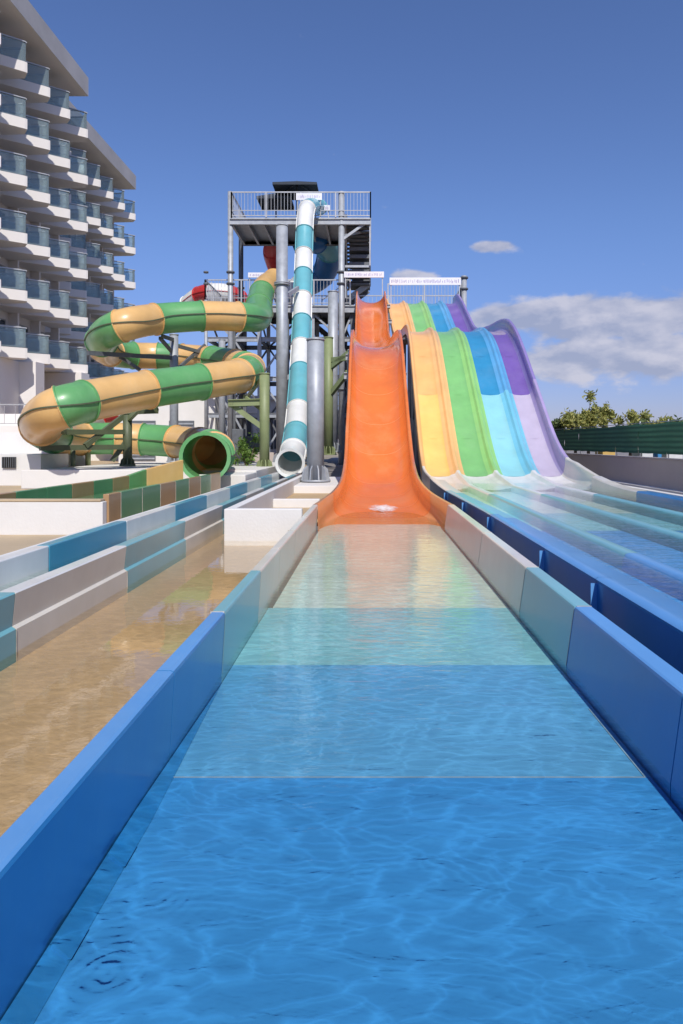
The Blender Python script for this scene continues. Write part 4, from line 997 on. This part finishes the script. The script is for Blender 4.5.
mm = Nn.new('ShaderNodeMath'); mm.operation = 'MULTIPLY'; Ll.new(wv.outputs['Fac'], mm.inputs[0]); Ll.new(nn.outputs['Fac'], mm.inputs[1])
mx = Nn.new('ShaderNodeMix'); mx.data_type = 'RGBA'; mx.inputs[6].default_value = (.025, .105, .06, 1); mx.inputs[7].default_value = (.11, .32, .17, 1)
Ll.new(mm.outputs[0], mx.inputs['Factor']); Ll.new(mx.outputs[2], b.inputs['Base Color']); b.inputs['Roughness'].default_value = .8
fe = thing('green_fence', (8.65, 20, 1.06), 'long dark green netting fence on top of the taupe wall', 'fence')
ys = [3.2 + 2.1 * k for k in range(28)]
rr = random.Random(5)
for k, y in enumerate(ys[:-1]):
    m = MB(); rows = []
    dzt = rr.uniform(-.05, .05)
    for j in range(6):
        yy = y + (ys[k + 1] - y) * j / 5; sag = -.05 * math.sin(math.pi * j / 5)
        rows.append([Vector((8.65 + rr.uniform(-.02, .02), yy, z)) for z in (1.17 + rr.uniform(-.01, .015), 1.5, 1.8, 2.10 + (sag + dzt) * .6)])
    m.grid(rows, mg); m.build('netting_panel', fe)
for y in ys:
    m = MB(); m.tube([(8.71, y, 1.0), (8.71, y, 2.2)], .022, M['steel'], 8); m.build('fence_post', fe)
m = MB(); m.beam((8.71, ys[0], 2.14), (8.71, ys[-1], 2.14), .02, .02, M['steel']); m.build('top_wire', fe)
# things showing in the gap under the fence
for px, c_, w_, lab in ((605, 'box_yellow', 1.4, 'yellow storage box showing in the gap under the green fence'), (644, 'box_white', 1.4, 'white storage box showing in the gap under the green fence'), (663, 'box_blue', .6, 'blue storage box showing in the gap under the green fence'), (672, 'box_white', .6, 'small white storage box beside the blue one under the green fence')):
    Y = F * 9.35 / (px - VX)
    m = MB(); m.box((9.1, Y - w_ / 3, .12), (9.6, Y + w_ / 3, 1.24), M[c_]); m.box((9.07, Y - w_ / 3 - .03, 1.24), (9.63, Y + w_ / 3 + .03, 1.29), M[c_])
    tag(m.build('storage_box', origin=(9.35, Y, 0), bevel=.03), lab, 'box')
def leaf_cloud(m, c, rx, ry, rz, n, size, mat, rnd, clumps=9):
    cl = [Vector((rnd.gauss(0, .45), rnd.gauss(0, .45), rnd.gauss(0, .42))) for _ in range(clumps)]
    for _ in range(n):
        q = rnd.choice(cl); s = rnd.uniform(.12, .32)
        p = Vector((q.x + rnd.gauss(0, s), q.y + rnd.gauss(0, s), q.z + rnd.gauss(0, s * .8)))
        p = Vector((c[0] + p.x * rx, c[1] + p.y * ry, c[2] + p.z * rz))
        a = Vector((rnd.gauss(0, 1), rnd.gauss(0, 1), rnd.gauss(0, 1))).normalized(); bq = a.cross(Vector((rnd.gauss(0, 1), rnd.gauss(0, 1), rnd.gauss(0, 1)))).normalized()
        l = size * rnd.uniform(.6, 1.3)
        m.add([p - a * l, p + bq * l * .4, p + a * l, p - bq * l * .4], [(0, 1, 2, 3)], mat)
    return [Vector((c[0] + q.x * rx, c[1] + q.y * ry, c[2] + q.z * rz)) for q in cl]
def tree(px, pytop, Y, wpx, mat, label, seed, n=1500, name='broadleaf_tree', base=0.0, clumps=10, size=.13):
    rnd = random.Random(seed); x = (px - VX) * Y / F; top = Z_(pytop, Y); w = wpx * Y / F / 2
    t = thing(name, (x, Y, base), label, 'tree', 'trees beyond the green fence')
    zc = top - (top - 2.0) * .45
    m = MB(); cl = leaf_cloud(m, (x, Y, zc), w, w, (top - zc) * 1.05, n, size, M[mat], rnd, clumps); m.build('crown', t)
    m = MB(); m.tube([(x, Y, base), (x + .1, Y, zc * .55), (x, Y, zc)], [.16, .11, .06], M['bark'], 8)
    for q in cl: m.tube([(x + .05, Y, zc * .6), (x * .5 + q.x * .5, Y * .5 + q.y * .5, (zc * .7 + q.z) * .5), q], [.06, .04, .015], M['bark'], 5)
    m.build('trunk', t)
for k, a in enumerate([(556, 421, 62, 22, 'leaf_b', 'dark low tree nearest the purple slide'), (575, 413, 60, 30, 'leaf_a', 'broad olive green tree behind the left end of the fence'), (588, 405, 58, 20, 'leaf_a', 'tall olive green tree with a pointed crown'),
        (603, 403, 55, 15, 'leaf_a', 'slim tree with a thin wispy top'), (630, 412, 56, 22, 'leaf_a', 'isolated sparse olive tree in the middle of the fence'), (645, 421, 54, 14, 'leaf_b', 'low dark shrub-like tree just above the fence top'), (662, 416, 52, 22, 'leaf_a', 'thin open crowned tree near the right edge'), (678, 418, 50, 16, 'leaf_b', 'rightmost dark green tree at the picture edge')]):
    tree(*a, seed=20 + k, n=1500 if k in (3, 4, 6) else 3000, clumps=7 if k in (3, 4, 6) else 14, size=.17)
for k, (px, py, Y, wp, lab) in enumerate(((413, 412, 75, 26, 'bushy dark tree seen between the orange and rainbow slides'), (396, 420, 80, 26, 'dark tree behind the orange slide'), (340, 425, 78, 30, 'dark tree far behind the tower foot'), (445, 425, 78, 30, 'dark tree hidden mostly behind the yellow lane'))):
    tree(px, py, Y, wp, 'leaf_b', lab, 50 + k)
# shrub by the green tube mouth
rnd = random.Random(9); p = P(247, 452, 27)
t = thing('leafy_shrub', (p.x, 27, .6), 'fresh green leafy shrub right behind the green tube mouth', 'plant')
m = MB(); cl = leaf_cloud(m, (p.x, 27, 1.15), .42, .4, .62, 1100, .07, M['leaf_c'], rnd, 12); m.build('foliage', t)
m = MB()
for q in cl: m.tube([(p.x, 27, .55), (p.x * .5 + q.x * .5, 27, .9), q], [.02, .015, .008], M['bark'], 5)
m.build('stems', t)

# ------------------------------------------------------------------ scale build units to metres, clean up
done = set()
for o in list(COL.objects):
    if '_o' in o: del o['_o']
    if o.type in ('CAMERA', 'LIGHT'): continue
    o.location = o.location * S
    if o.type == 'MESH' and o.data.name not in done:
        done.add(o.data.name); o.data.transform(Matrix.Scale(S, 4))
    for md in o.modifiers:
        if md.type == 'SOLIDIFY': md.thickness *= S
